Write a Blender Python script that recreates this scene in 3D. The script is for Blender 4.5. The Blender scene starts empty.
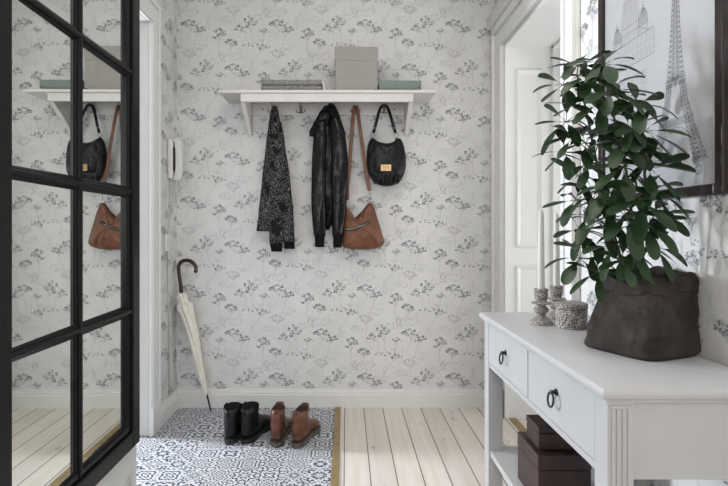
import bpy, bmesh, math, random
from mathutils import noise as mnoise
from mathutils import Vector, Matrix
PI = math.pi
F, H, CX, CY = 510.0, 1.05, 346.0, 229.0
col = bpy.context.scene.collection
rnd = random.Random(7)

def P(px, py, Y):
    return Vector(((px - CX) * Y / F, Y, H - (py - CY) * Y / F))

# ------------------------------------------------------------------ materials
def new_mat(name):
    m = bpy.data.materials.new(name); m.use_nodes = True
    nt = m.node_tree
    b = nt.nodes['Principled BSDF']
    return m, nt, b

def mat(name, c, rough=.5, metal=0, noise=0, nscale=40, bump=0, bscale=80, coat=0, spec=.5, c2=None):
    m, nt, b = new_mat(name)
    b.inputs['Base Color'].default_value = (*c, 1)
    b.inputs['Roughness'].default_value = rough
    b.inputs['Metallic'].default_value = metal
    b.inputs['Coat Weight'].default_value = coat
    b.inputs['Specular IOR Level'].default_value = spec
    tc = nt.nodes.new('ShaderNodeTexCoord')
    if noise or c2:
        n = nt.nodes.new('ShaderNodeTexNoise'); n.inputs['Scale'].default_value = nscale
        n.inputs['Detail'].default_value = 5
        nt.links.new(tc.outputs['Object'], n.inputs['Vector'])
        r = nt.nodes.new('ShaderNodeValToRGB')
        lo = c2 if c2 else tuple(max(0, x * (1 - noise)) for x in c)
        hi = c if c2 else tuple(min(1, x * (1 + noise)) for x in c)
        r.color_ramp.elements[0].color = (*lo, 1); r.color_ramp.elements[0].position = .35
        r.color_ramp.elements[1].color = (*hi, 1); r.color_ramp.elements[1].position = .65
        nt.links.new(n.outputs['Fac'], r.inputs['Fac'])
        nt.links.new(r.outputs['Color'], b.inputs['Base Color'])
    if bump:
        n2 = nt.nodes.new('ShaderNodeTexNoise'); n2.inputs['Scale'].default_value = bscale
        n2.inputs['Detail'].default_value = 6
        nt.links.new(tc.outputs['Object'], n2.inputs['Vector'])
        bp = nt.nodes.new('ShaderNodeBump'); bp.inputs['Strength'].default_value = bump
        bp.inputs['Distance'].default_value = .01
        nt.links.new(n2.outputs['Fac'], bp.inputs['Height'])
        nt.links.new(bp.outputs['Normal'], b.inputs['Normal'])
    return m

class N:
    """tiny helper to write node maths"""
    def __init__(s, nt): s.nt = nt
    def m(s, op, a, b=None, c=None):
        n = s.nt.nodes.new('ShaderNodeMath'); n.operation = op
        for i, v in enumerate((a, b, c)):
            if v is None: continue
            if isinstance(v, (int, float)): n.inputs[i].default_value = v
            else: s.nt.links.new(v, n.inputs[i])
        return n.outputs[0]

def tile_mat():
    m, nt, b = new_mat('patterned_tile'); g = N(nt).m
    tc = nt.nodes.new('ShaderNodeTexCoord'); sp = nt.nodes.new('ShaderNodeSeparateXYZ')
    nt.links.new(tc.outputs['Object'], sp.inputs[0])
    S = .106
    u0 = g('DIVIDE', g('ADD', sp.outputs[0], .062), S); v0 = g('DIVIDE', sp.outputs[1], S)
    cu = g('FLOOR', u0); cv = g('FLOOR', v0)
    u = g('ABSOLUTE', g('SUBTRACT', g('MULTIPLY', g('FRACT', u0), 2), 1))
    v = g('ABSOLUTE', g('SUBTRACT', g('MULTIPLY', g('FRACT', v0), 2), 1))
    cb = nt.nodes.new('ShaderNodeCombineXYZ'); nt.links.new(cu, cb.inputs[0]); nt.links.new(cv, cb.inputs[1])
    wn = nt.nodes.new('ShaderNodeTexWhiteNoise'); wn.noise_dimensions = '3D'; nt.links.new(cb.outputs[0], wn.inputs['Vector'])
    sc = nt.nodes.new('ShaderNodeSeparateColor'); nt.links.new(wn.outputs['Color'], sc.inputs[0])
    r1, r2, r3 = sc.outputs[0], sc.outputs[1], sc.outputs[2]
    # symmetric under u<->v : mx/mn
    mx = g('MAXIMUM', u, v); mn = g('MINIMUM', u, v)
    rad = g('SQRT', g('ADD', g('MULTIPLY', u, u), g('MULTIPLY', v, v)))
    ang = g('ARCTAN2', v, u)
    k1 = g('ADD', 10.0, g('MULTIPLY', g('FLOOR', g('MULTIPLY', r1, 4)), 2.6))
    k2 = g('ADD', 7.5, g('MULTIPLY', g('FLOOR', g('MULTIPLY', r2, 4)), 3.0))
    petals = g('COSINE', g('MULTIPLY', ang, g('ADD', 4.0, g('MULTIPLY', g('FLOOR', g('MULTIPLY', r3, 3)), 4.0))))
    a1 = g('SINE', g('MULTIPLY', g('ADD', rad, g('MULTIPLY', petals, .13)), k1))
    a2 = g('MULTIPLY', g('COSINE', g('MULTIPLY', g('ADD', u, v), k2)), .8)
    a3 = g('MULTIPLY', g('COSINE', g('MULTIPLY', g('SUBTRACT', mx, mn), g('ADD', k1, 2.0))), .7)
    w1 = g('SUBTRACT', 1, r3)
    val = g('ADD', g('ADD', a1, g('MULTIPLY', a2, r3)), g('MULTIPLY', a3, w1))
    edge = g('GREATER_THAN', mx, .955)
    band = g('MULTIPLY', g('GREATER_THAN', mx, .80), g('LESS_THAN', r2, .45))
    bandp = g('MULTIPLY', g('SINE', g('MULTIPLY', mn, 16.0)), band)
    val = g('ADD', g('MULTIPLY', val, g('SUBTRACT', 1, band)), g('MULTIPLY', bandp, 1.0))
    mr = nt.nodes.new('ShaderNodeMapRange'); mr.inputs['From Min'].default_value = -.42; mr.inputs['From Max'].default_value = .06
    nt.links.new(val, mr.inputs['Value'])
    mix = nt.nodes.new('ShaderNodeMix'); mix.data_type = 'RGBA'
    mix.inputs[6].default_value = (.022, .026, .036, 1); mix.inputs[7].default_value = (.56, .57, .60, 1)
    nt.links.new(mr.outputs[0], mix.inputs[0])
    mix2 = nt.nodes.new('ShaderNodeMix'); mix2.data_type = 'RGBA'
    mix2.inputs[7].default_value = (.42, .43, .45, 1)
    nt.links.new(edge, mix2.inputs[0]); nt.links.new(mix.outputs[2], mix2.inputs[6])
    nt.links.new(mix2.outputs[2], b.inputs['Base Color'])
    b.inputs['Roughness'].default_value = .45; b.inputs['Specular IOR Level'].default_value = .3
    return m

def board_mat():
    m, nt, b = new_mat('white_washed_boards'); g = N(nt).m
    tc = nt.nodes.new('ShaderNodeTexCoord'); sp = nt.nodes.new('ShaderNodeSeparateXYZ')
    nt.links.new(tc.outputs['Object'], sp.inputs[0])
    W = .1113
    x = g('DIVIDE', g('ADD', sp.outputs[0], .008), W)
    fr = g('FRACT', x); cell = g('FLOOR', x)
    seam = g('MAXIMUM', g('LESS_THAN', fr, .020), g('GREATER_THAN', fr, .982))
    wn = nt.nodes.new('ShaderNodeTexWhiteNoise'); wn.noise_dimensions = '1D'; nt.links.new(cell, wn.inputs['W'])
    cmb = nt.nodes.new('ShaderNodeCombineXYZ')
    nt.links.new(g('MULTIPLY', sp.outputs[0], 42.0), cmb.inputs[0]); nt.links.new(g('MULTIPLY', sp.outputs[1], 2.2), cmb.inputs[1])
    nt.links.new(g('MULTIPLY', wn.outputs['Value'], 9.0), cmb.inputs[2])
    no = nt.nodes.new('ShaderNodeTexNoise'); no.inputs['Scale'].default_value = 1.0; no.inputs['Detail'].default_value = 4
    nt.links.new(cmb.outputs[0], no.inputs['Vector'])
    ramp = nt.nodes.new('ShaderNodeValToRGB')
    ramp.color_ramp.elements[0].color = (.60, .535, .465, 1); ramp.color_ramp.elements[0].position = .25
    ramp.color_ramp.elements[1].color = (.70, .655, .60, 1); ramp.color_ramp.elements[1].position = .7
    nt.links.new(no.outputs['Fac'], ramp.inputs['Fac'])
    # knots
    vo = nt.nodes.new('ShaderNodeTexVoronoi'); vo.inputs['Scale'].default_value = 1
    cm2 = nt.nodes.new('ShaderNodeCombineXYZ')
    nt.links.new(g('MULTIPLY', sp.outputs[0], 8.5), cm2.inputs[0]); nt.links.new(g('MULTIPLY', sp.outputs[1], 4.5), cm2.inputs[1])
    nt.links.new(cm2.outputs[0], vo.inputs['Vector'])
    kn = nt.nodes.new('ShaderNodeMapRange'); kn.inputs['From Min'].default_value = .04; kn.inputs['From Max'].default_value = .125
    kn.inputs['To Min'].default_value = .65; kn.inputs['To Max'].default_value = 0
    nt.links.new(vo.outputs['Distance'], kn.inputs['Value'])
    mk = nt.nodes.new('ShaderNodeMix'); mk.data_type = 'RGBA'; mk.inputs[7].default_value = (.30, .24, .19, 1)
    nt.links.new(kn.outputs[0], mk.inputs[0]); nt.links.new(ramp.outputs['Color'], mk.inputs[6])
    tint = nt.nodes.new('ShaderNodeMix'); tint.data_type = 'RGBA'; tint.blend_type = 'MULTIPLY'
    tint.inputs[0].default_value = 1
    tv = g('ADD', .93, g('MULTIPLY', wn.outputs['Value'], .10))
    cc = nt.nodes.new('ShaderNodeCombineColor')
    for i in range(3): nt.links.new(tv, cc.inputs[i])
    nt.links.new(mk.outputs[2], tint.inputs[6]); nt.links.new(cc.outputs[0], tint.inputs[7])
    ms = nt.nodes.new('ShaderNodeMix'); ms.data_type = 'RGBA'; ms.inputs[7].default_value = (.085, .042, .03, 1)
    nt.links.new(seam, ms.inputs[0]); nt.links.new(tint.outputs[2], ms.inputs[6])
    nt.links.new(ms.outputs[2], b.inputs['Base Color'])
    b.inputs['Roughness'].default_value = .42; b.inputs['Specular IOR Level'].default_value = .35
    return m

def dotted_fabric():
    m, nt, b = new_mat('speckled_black_knit'); g = N(nt).m
    tc = nt.nodes.new('ShaderNodeTexCoord')
    vo = nt.nodes.new('ShaderNodeTexVoronoi'); vo.inputs['Scale'].default_value = 190
    nt.links.new(tc.outputs['Object'], vo.inputs['Vector'])
    no = nt.nodes.new('ShaderNodeTexNoise'); no.inputs['Scale'].default_value = 14; no.inputs['Detail'].default_value = 3
    nt.links.new(tc.outputs['Object'], no.inputs['Vector'])
    dots = g('MULTIPLY', g('LESS_THAN', vo.outputs['Distance'], .34), g('GREATER_THAN', no.outputs['Fac'], .40))
    n2 = nt.nodes.new('ShaderNodeTexNoise'); n2.inputs['Scale'].default_value = 11; n2.inputs['Detail'].default_value = 2
    nt.links.new(tc.outputs['Object'], n2.inputs['Vector'])
    line = g('LESS_THAN', g('ABSOLUTE', g('SUBTRACT', n2.outputs['Fac'], .36)), .004)
    fac = g('MAXIMUM', g('MULTIPLY', dots, .75), g('MULTIPLY', line, .8))
    mix = nt.nodes.new('ShaderNodeMix'); mix.data_type = 'RGBA'
    mix.inputs[6].default_value = (.008, .008, .009, 1); mix.inputs[7].default_value = (.30, .29, .29, 1)
    nt.links.new(fac, mix.inputs[0]); nt.links.new(mix.outputs[2], b.inputs['Base Color'])
    b.inputs['Roughness'].default_value = .85; b.inputs['Specular IOR Level'].default_value = .2
    return m

def speckle_mat(name, dark, light, scale, thr=.34):
    m, nt, b = new_mat(name); g = N(nt).m
    tc = nt.nodes.new('ShaderNodeTexCoord')
    vo = nt.nodes.new('ShaderNodeTexVoronoi'); vo.inputs['Scale'].default_value = scale; vo.feature = 'DISTANCE_TO_EDGE'
    nt.links.new(tc.outputs['Object'], vo.inputs['Vector'])
    no = nt.nodes.new('ShaderNodeTexNoise'); no.inputs['Scale'].default_value = scale * .9
    nt.links.new(tc.outputs['Object'], no.inputs['Vector'])
    mr = nt.nodes.new('ShaderNodeMapRange'); mr.inputs['From Min'].default_value = .04; mr.inputs['From Max'].default_value = .16
    nt.links.new(vo.outputs['Distance'], mr.inputs['Value'])
    fac = g('MULTIPLY', g('SUBTRACT', 1.0, mr.outputs[0]), g('GREATER_THAN', no.outputs['Fac'], thr))
    mix = nt.nodes.new('ShaderNodeMix'); mix.data_type = 'RGBA'
    mix.inputs[6].default_value = (*dark, 1); mix.inputs[7].default_value = (*light, 1)
    nt.links.new(fac, mix.inputs[0]); nt.links.new(mix.outputs[2], b.inputs['Base Color'])
    b.inputs['Roughness'].default_value = .55
    bp = nt.nodes.new('ShaderNodeBump'); bp.inputs['Strength'].default_value = .5; bp.inputs['Distance'].default_value = .003
    nt.links.new(fac, bp.inputs['Height']); nt.links.new(bp.outputs['Normal'], b.inputs['Normal'])
    return m

M = {}
M['paper'] = mat('wallpaper_ground', (.632, .630, .618), .8, noise=.035, nscale=5, spec=.15)
M['print'] = mat('wallpaper_print', (.205, .212, .23), .8, noise=.12, nscale=25, spec=.15)
M['faint'] = mat('wallpaper_faint_print', (.50, .50, .505), .8, noise=.05, nscale=25, spec=.15)
M['ghost'] = mat('wallpaper_ghost_print', (.575, .575, .568), .8, noise=.03, nscale=25, spec=.15)
M['white'] = mat('white_gloss_paint', (.70, .695, .68), .35, noise=.015, nscale=8, spec=.4)
M['door'] = mat('door_paint', (.78, .78, .765), .35, noise=.01, nscale=8, spec=.4)
M['shelfw'] = mat('shelf_paint', (.62, .60, .575), .45, noise=.02, nscale=10, spec=.3)
M['console'] = mat('console_paint', (.415, .415, .42), .35, noise=.015, nscale=10, spec=.4)
M['base'] = mat('baseboard_paint', (.66, .65, .63), .4, noise=.02, nscale=10)
M['ceil'] = mat('ceiling_paint', (.75, .75, .74), .9, noise=.01)
M['tile'] = tile_mat(); M['boards'] = board_mat()
M['brass'] = mat('aged_brass', (.34, .245, .12), .45, metal=.55, noise=.15, nscale=30)
M['black'] = mat('black_lacquer', (.006, .006, .007), .32, noise=.1, nscale=40, spec=.18)
M['iron'] = mat('black_iron', (.012, .012, .013), .4, metal=.4, noise=.1)
M['steel'] = mat('brushed_steel', (.30, .29, .28), .3, metal=1, noise=.08)
m_, nt_, b_ = new_mat('mirror_glass')
b_.inputs['Base Color'].default_value = (.80, .83, .81, 1); b_.inputs['Metallic'].default_value = 1; b_.inputs['Roughness'].default_value = .008
M['mirror'] = m_
M['leather'] = mat('black_leather', (.005, .005, .006), .24, noise=.2, nscale=30, bump=.35, bscale=22, spec=.20)
M['leather2'] = mat('soft_black_leather', (.006, .006, .007), .38, noise=.2, nscale=30, bump=.35, bscale=28, spec=.28)
M['knit'] = mat('black_ribbed_knit', (.008, .008, .009), .9, noise=.2, nscale=200, bump=.5, bscale=250, spec=.1)
M['dots'] = dotted_fabric()
M['tan'] = mat('tan_leather', (.148, .055, .025), .42, noise=.25, nscale=18, bump=.25, bscale=60, spec=.45)
M['strap'] = mat('tan_strap_leather', (.14, .056, .028), .5, noise=.2, nscale=30)
M['cognac'] = mat('brown_boot_leather', (.15, .052, .023), .34, c2=(.050, .018, .010), nscale=22, bump=.3, bscale=70)
M['sole'] = mat('boot_sole', (.085, .072, .062), .6, noise=.25, nscale=60)
M['bboot'] = mat('black_boot_leather', (.006, .0065, .0075), .45, noise=.3, nscale=40, bump=.3, bscale=80, spec=.3)
M['bsole'] = mat('black_sole', (.010, .010, .012), .7, noise=.2)
M['lining'] = mat('boot_lining', (.05, .025, .016), .8, noise=.2)
M['dlining'] = mat('dark_lining', (.006, .006, .006), .9, noise=.2)
M['gold'] = mat('gold_plate', (.50, .35, .18), .4, metal=.6, noise=.08)
M['cream'] = mat('cream_canvas', (.70, .675, .60), .8, noise=.06, nscale=30, bump=.25, bscale=60, spec=.15)
M['dwood'] = mat('dark_polished_wood', (.045, .017, .011), .25, c2=(.02, .008, .006), nscale=40)
M['plastic'] = mat('white_plastic', (.66, .65, .62), .35, noise=.01)
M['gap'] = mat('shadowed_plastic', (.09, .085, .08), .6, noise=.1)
M['cord'] = mat('grey_cord', (.50, .49, .47), .6, noise=.05)
M['greybox'] = mat('warm_grey_card', (.30, .285, .262), .7, noise=.02, nscale=30, spec=.2)
M['greenbox'] = mat('sage_green_card', (.185, .225, .195), .7, noise=.03, nscale=30, spec=.2)
M['felt'] = mat('grey_woven_wool', (.33, .325, .315), .95, c2=(.17, .17, .165), nscale=130, bump=.6, bscale=150, spec=.1)
M['wire'] = mat('pale_wire', (.50, .49, .47), .5, noise=.03)
M['plumbox'] = mat('dark_plum_wood', (.040, .017, .016), .5, c2=(.024, .011, .011), nscale=20, bump=.1)
M['kraft'] = mat('crumpled_dark_paper', (.042, .033, .028), .75, c2=(.017, .0135, .0115), nscale=14, bump=.5, bscale=55, spec=.2)
M['soil'] = mat('soil', (.02, .014, .01), .95, noise=.4, nscale=60, bump=.6)
M['leaf'] = mat('leaf_green', (.020, .043, .016), .38, c2=(.010, .026, .009), nscale=9, spec=.32)
M['stem'] = mat('plant_stem', (.060, .075, .030), .6, c2=(.05, .04, .025), nscale=30)
M['ceramic'] = speckle_mat('brown_white_ceramic', (.075, .06, .052), (.44, .41, .38), 170)
M['ceramic2'] = speckle_mat('lace_pattern_ceramic', (.075, .062, .056), (.50, .47, .44), 150, .30)
M['candle'] = mat('candle_wax', (.52, .51, .485), .5, noise=.02)
M['frame'] = mat('dark_mahogany_frame', (.016, .007, .006), .3, c2=(.008, .004, .004), nscale=25)
M['sheet'] = mat('print_paper', (.37, .375, .385), .22, noise=.02, nscale=6, spec=.5)
M['ink'] = mat('grey_ink', (.085, .085, .092), .6, noise=.1)
M['ink2'] = mat('pale_grey_ink', (.17, .17, .18), .6, noise=.1)
M['greyshade'] = mat('grey_paint_and_trim_shade', (.60, .585, .565), .5, noise=.015)  # on reveal and head cap this darker grey paints in shade; elsewhere plain grey

# ------------------------------------------------------------------ mesh builder
class MB:
    def __init__(s): s.v = []; s.f = []; s.mi = []; s.mats = []
    def _m(s, m):
        if m not in s.mats: s.mats.append(m)
        return s.mats.index(m)
    def add(s, vs, fs, m=None):
        o = len(s.v); s.v += [Vector(v) for v in vs]
        k = s._m(m) if m else 0
        for f in fs: s.f.append([i + o for i in f]); s.mi.append(k)
    def box(s, a, b, m=None, rz=0, pivot=None):
        x0, y0, z0 = a; x1, y1, z1 = b
        x0, x1 = min(x0, x1), max(x0, x1); y0, y1 = min(y0, y1), max(y0, y1); z0, z1 = min(z0, z1), max(z0, z1)
        vs = [Vector((x, y, z)) for z in (z0, z1) for x, y in ((x0, y0), (x1, y0), (x1, y1), (x0, y1))]
        if rz:
            c = Vector(pivot) if pivot else Vector(((x0 + x1) / 2, (y0 + y1) / 2, 0))
            R = Matrix.Rotation(rz, 3, 'Z'); c.z = 0
            vs = [R @ (v - c) + c for v in vs]
        s.add(vs, [(0, 3, 2, 1), (4, 5, 6, 7), (0, 1, 5, 4), (1, 2, 6, 5), (2, 3, 7, 6), (3, 0, 4, 7)], m)
    def prism(s, poly, axis, a, b, m=None):
        """extrude 2-D poly along axis ('X','Y','Z') from a to b"""
        def mk(p, t):
            if axis == 'X': return (t, p[0], p[1])
            if axis == 'Y': return (p[0], t, p[1])
            return (p[0], p[1], t)
        n = len(poly)
        vs = [mk(p, a) for p in poly] + [mk(p, b) for p in poly]
        fs = [tuple(range(n))[::-1], tuple(range(n, 2 * n))]
        fs += [(i, (i + 1) % n, n + (i + 1) % n, n + i) for i in range(n)]
        s.add(vs, fs, m)
    def loft(s, rings, m=None, cap0=True, cap1=True):
        n = len(rings[0]); o = len(s.v); k = s._m(m) if m else 0
        for r in rings: s.v += [Vector(p) for p in r]
        for i in range(len(rings) - 1):
            for j in range(n):
                s.f.append([o + i * n + j, o + i * n + (j + 1) % n, o + (i + 1) * n + (j + 1) % n, o + (i + 1) * n + j]); s.mi.append(k)
        if cap0: s.f.append([o + j for j in range(n)][::-1]); s.mi.append(k)
        if cap1: s.f.append([o + (len(rings) - 1) * n + j for j in range(n)]); s.mi.append(k)
    def lathe(s, prof, c, m=None, n=32):
        c = Vector(c)
        s.loft([[c + Vector((r * math.cos(2 * PI * j / n), r * math.sin(2 * PI * j / n), z)) for j in range(n)] for r, z in prof], m)
    def tube(s, pts, r, m=None, n=8, cap=True):
        pts = [Vector(p) for p in pts]; rings = []; up = None
        for i, p in enumerate(pts):
            t = (pts[min(i + 1, len(pts) - 1)] - pts[max(i - 1, 0)])
            t = t.normalized() if t.length > 1e-9 else Vector((0, 0, 1))
            if up is None:
                up = t.cross(Vector((0, 1, 0)))
                if up.length < .2: up = t.cross(Vector((1, 0, 0)))
            up = (up - t * up.dot(t)).normalized()
            w = t.cross(up)
            rr = r[i] if isinstance(r, (list, tuple)) else r
            ra, rb = rr if isinstance(rr, (list, tuple)) else (rr, rr)
            rings.append([p + up * (ra * math.cos(2 * PI * j / n)) + w * (rb * math.sin(2 * PI * j / n)) for j in range(n)])
        s.loft(rings, m, cap, cap)
    def build(s, name, m=None, parent=None, smooth=False, bevel=0, loc=None, subsurf=0, auto=None):
        me = bpy.data.meshes.new(name)
        loc = Vector(loc) if loc is not None else (parent_loc(parent) if parent else Vector((0, 0, 0)))
        me.from_pydata([tuple(v - loc) for v in s.v], [], s.f)
        ms = s.mats if s.mats else [m]
        for q in ms: me.materials.append(M[q])
        for p, k in zip(me.polygons, s.mi): p.material_index = k
        b = bmesh.new(); b.from_mesh(me); bmesh.ops.recalc_face_normals(b, faces=b.faces); b.to_mesh(me); b.free()
        if smooth:
            for p in me.polygons: p.use_smooth = True
            if auto:
                try: me.set_sharp_from_angle(angle=math.radians(auto))
                except Exception: pass
        o = bpy.data.objects.new(name, me); col.objects.link(o)
        if parent:
            o.parent = parent; o.location = loc - parent_loc(parent)
        else: o.location = loc
        if bevel:
            md = o.modifiers.new('bevel', 'BEVEL'); md.width = bevel; md.segments = 3; md.limit_method = 'ANGLE'; md.angle_limit = math.radians(40)
        if subsurf:
            md = o.modifiers.new('sub', 'SUBSURF'); md.levels = subsurf; md.render_levels = subsurf
        return o

def parent_loc(o):
    l = Vector((0, 0, 0))
    while o: l += o.location; o = o.parent
    return l

def thing(name, label, cat, loc=(0, 0, 0), group=None):
    o = bpy.data.objects.new(name, None); col.objects.link(o); o.location = loc
    o.empty_display_size = .05
    o['label'] = label; o['category'] = cat
    if group: o['group'] = group
    return o
def tag(o, label, cat, group=None):
    o['label'] = label; o['category'] = cat
    if group: o['group'] = group
    return o
def struct(o, label=None, cat=None):
    o['kind'] = 'structure'
    if label: o['label'] = label
    if cat: o['category'] = cat
    return o

# ------------------------------------------------------------------ wallpaper print (flat petals just proud of the paper)
YB = 3.017; XL = -1.0; XR = .88; ZC = 2.72
def motif_polys():
    r = random.Random(3); out = []   # (poly2d, shade)
    K = .001826
    def blob(x, y, a, b, th, sh):
        n = 6
        out.append(([(x + a * math.cos(t) * math.cos(th) - b * math.sin(t) * math.sin(th),
                      y + a * math.cos(t) * math.sin(th) + b * math.sin(t) * math.cos(th)) for t in [2 * PI * i / n for i in range(n)]], sh))
    def stroke(p, q, w, sh):
        dx, dy = q[0] - p[0], q[1] - p[1]; L = math.hypot(dx, dy) or 1; nx, ny = -dy / L * w / 2, dx / L * w / 2
        out.append(([(p[0] - nx, p[1] - ny), (q[0] - nx, q[1] - ny), (q[0] + nx, q[1] + ny), (p[0] + nx, p[1] + ny)], sh))
    U = .000974
    def T(x, y): return ((x - 190) * U, -(y - 125) * U)
    def floret(x, y, sh='print', rx=14, ry=9.5, n=14, sz=.0040):
        cx, cy = T(x, y)
        for k in range(n):
            a = r.uniform(0, 2 * PI); d = math.sqrt(r.random())
            blob(cx + d * rx * U * math.cos(a), cy + d * ry * U * math.sin(a), sz * r.uniform(.6, 1.15), sz * r.uniform(.4, .75), r.uniform(-.8, .8), sh if r.random() > .2 else 'faint')
    def umb(foot, fl, stem=None, sh='print', **kw):
        for f in fl:
            floret(*f, sh=sh, **kw); stroke(T(*foot), T(*f), .0014, 'faint')
        if stem:
            p = foot
            for q in stem: stroke(T(*p), T(*q), .0022, 'faint'); p = q
    # ghost blooms first
    for bx, by, bw, bh in ((110, 310, 60, 26), (285, 70, 62, 30), (440, 255, 50, 24), (200, 395, 55, 24), (60, 90, 46, 22)):
        for k in range(26):
            a = r.uniform(0, 2 * PI); d = math.sqrt(r.random()); c = T(bx + d * bw * math.cos(a), by + d * bh * math.sin(a)); blob(c[0], c[1], .008, .0045, r.uniform(-.6, .6), 'ghost')
    umb((190, 170), [(130, 145), (150, 117), (166, 132), (158, 155), (140, 128)], [(186, 200), (191, 222)])
    umb((222, 160), [(184, 90), (208, 73), (214, 101), (236, 120), (250, 102), (200, 116), (226, 88), (192, 132)], [(228, 190), (235, 242)])
    umb((392, 160), [(350, 104), (375, 95), (366, 120), (392, 118), (405, 101), (416, 126), (340, 112)], [(372, 190), (352, 232)])
    umb((430, 185), [(430, 146), (455, 139), (441, 160), (466, 150), (418, 158)], [(424, 215), (410, 245)])
    umb((290, 490), [(275, 425), (300, 413), (317, 430), (281, 448), (262, 466), (300, 446), (321, 446)], [(288, 540), (300, 600)])
    umb((100, 268), [(84, 214), (120, 224), (72, 226), (101, 240), (126, 240), (104, 213)], [(80, 290), (52, 322), (60, 350)])
    umb((295, 185), [(280, 156), (301, 150), (316, 160), (294, 166)], [(297, 200), (294, 222)], n=7)
    umb((275, 285), [(255, 236), (270, 260), (285, 240), (301, 246), (321, 256), (286, 264)], [(240, 330), (219, 375)], n=7)
    for f in ((178, 241), (208, 238), (234, 246), (280, 214)): floret(*f, n=5)
    umb((378, 330), [(345, 288), (372, 276), (400, 284), (410, 300), (360, 305), (392, 308)], [(384, 360), (386, 395)], sh='faint')
    umb((45, 300), [(30, 300), (45, 286), (62, 318), (25, 315)], None, sh='faint', n=6)
    for (x, y) in ((219, 330), (330, 200), (150, 255)):
        stroke(T(x, y), T(x + 4, y + 60), .0018, 'faint'); stroke(T(x + 2, y + 30), T(x + 14, y + 12), .0015, 'faint')
    return out
MOT = motif_polys()
PITCH = 143 * .001826
def paper_print(mb, to3d, u0, u1, v0, v1, pu, pv, scale=1.0, skip=None):
    """lay the half-drop repeat in a (u,v) rectangle; drop petals outside"""
    p = PITCH * scale
    imin, imax = int((u0 - pu) / p) - 3, int((u1 - pu) / p) + 3
    jmin, jmax = int((v0 - pv) / p) - 3, int((v1 - pv) / p) + 3
    for i in range(imin, imax + 1):
        for j in range(jmin, jmax + 1):
            if (i + j) % 2: continue
            ou, ov = pu + i * p, pv + j * p
            for idx, (poly, sh) in enumerate(MOT):
                q = [(ou + x * scale, ov + y * scale) for x, y in poly]
                if min(a for a, b in q) < u0 or max(a for a, b in q) > u1 or min(b for a, b in q) < v0 or max(b for a, b in q) > v1: continue
                if skip and any(skip(a, b) for a, b in q): continue
                d = .0003 + idx * 1.6e-6      # each petal a hair above the last
                mb.add([to3d(a, b, d) for a, b in q], [tuple(range(len(q)))], sh)

# ------------------------------------------------------------------ setting
mb = MB()                                      # floor
mb.add([(-3.4, -1.2, 0), (-.062, -1.2, 0), (-.062, YB + .02, 0), (-3.4, YB + .02, 0)], [(0, 1, 2, 3)], 'tile')
mb.add([(-.062, -1.2, 0), (2.6, -1.2, 0), (2.6, YB + .02, 0), (-.062, YB + .02, 0)], [(0, 1, 2, 3)], 'boards')
mb.add([(-3.4, -1.2, -.06), (2.6, -1.2, -.06), (2.6, YB + .02, -.06), (-3.4, YB + .02, -.06)], [(3, 2, 1, 0)], 'boards')
struct(mb.build('floor'))
mb = MB(); mb.box((-.064, -1.2, 0), (-.030, YB - .022, .006)); struct(mb.build('trim_1', 'brass', bevel=.002))
mb = MB(); mb.box((.902, 1.97, 0), (.942, 2.86, .006)); struct(mb.build('trim_2', 'brass', bevel=.002))
mb = MB(); mb.box((-3.4, -1.2, ZC), (2.6, YB + .1, ZC + .05)); struct(mb.build('ceiling', 'ceil'))

mb = MB(); mb.box((XL - .12, YB, 0), (XR + .3, YB + .1, ZC), 'paper')
ax = -.590 ; az = .6855
paper_print(mb, lambda u, v, d: (u, YB - d, v), XL, XR, .10, 2.6, ax, az)
struct(mb.build('wall_back'))

LJ = 2.587; LD = 1.500
mb = MB()
mb.box((XL - .14, LJ + .02, 0), (XL, YB, ZC), 'paper')
mb.box((XL - .14, LD, 2.12), (XL, LJ + .02, ZC), 'paper')
paper_print(mb, lambda u, v, d: (XL + d, u, v), LJ + .05, YB, .10, 2.6, 2.88, .62)
paper_print(mb, lambda u, v, d: (XL + d, u, v), LD, LJ + .05, 2.22, 2.6, 2.88, .62)
struct(mb.build('wall_left'))
# left doorway: lining (reveal), architrave with stepped moulding
mb = MB()
mb.box((XL - .141, LJ, 0), (XL - .0005, LJ + .0195, 2.10), 'greyshade')
mb.box((XL - .141, LD, 2.10), (XL - .0005, LJ + .0195, 2.1195), 'greyshade')
mb.box((XL - .125, LJ - .006, .02), (XL - .10, LJ, 2.10), 'greyshade')
mb.box((XL, LJ, 0), (XL + .015, LJ + .105, 2.10), 'white')
mb.box((XL + .015, LJ + .004, .14), (XL + .022, LJ + .02, 2.104), 'white')
mb.box((XL + .015, LJ + .085, .14), (XL + .026, LJ + .105, 2.195), 'white')
mb.box((XL, LD + .02, 2.10), (XL + .015, LJ + .105, 2.215), 'white')
mb.box((XL + .015, LD + .02, 2.104), (XL + .022, LJ + .02, 2.122), 'white')
mb.box((XL + .015, LD + .02, 2.195), (XL + .026, LJ + .105, 2.22), 'white')
mb.box((XL, LJ - .002, 0), (XL + .024, LJ + .112, .14), 'white')
struct(mb.build('trim_3', bevel=.003))

# mirror wall: runs almost along the hall, turned a couple of degrees
TH = .004
mx0, my0 = -.6165, LD            # face of partition at its far end
def mw(t, off=0, z=0):          # t metres from the far end towards the viewer, off = out from the face
    return Vector((mx0 - math.sin(TH) * t + math.cos(TH) * off, my0 - math.cos(TH) * t - math.sin(TH) * off, z))
mb = MB()
a, b = mw(0), mw(2.9)
mb.prism([(a.x, a.y), (XL - .14, a.y), (XL - .14, b.y), (b.x, b.y)][::-1], 'Z', 0, ZC, 'paper')
paper_print(mb, lambda u, v, d: mw(u, d, v), 0.02, 2.6, .12, 2.6, .2, .5, skip=lambda u, v: u < .68 and v > .36)
struct(mb.build('wall_left_front'))

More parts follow.
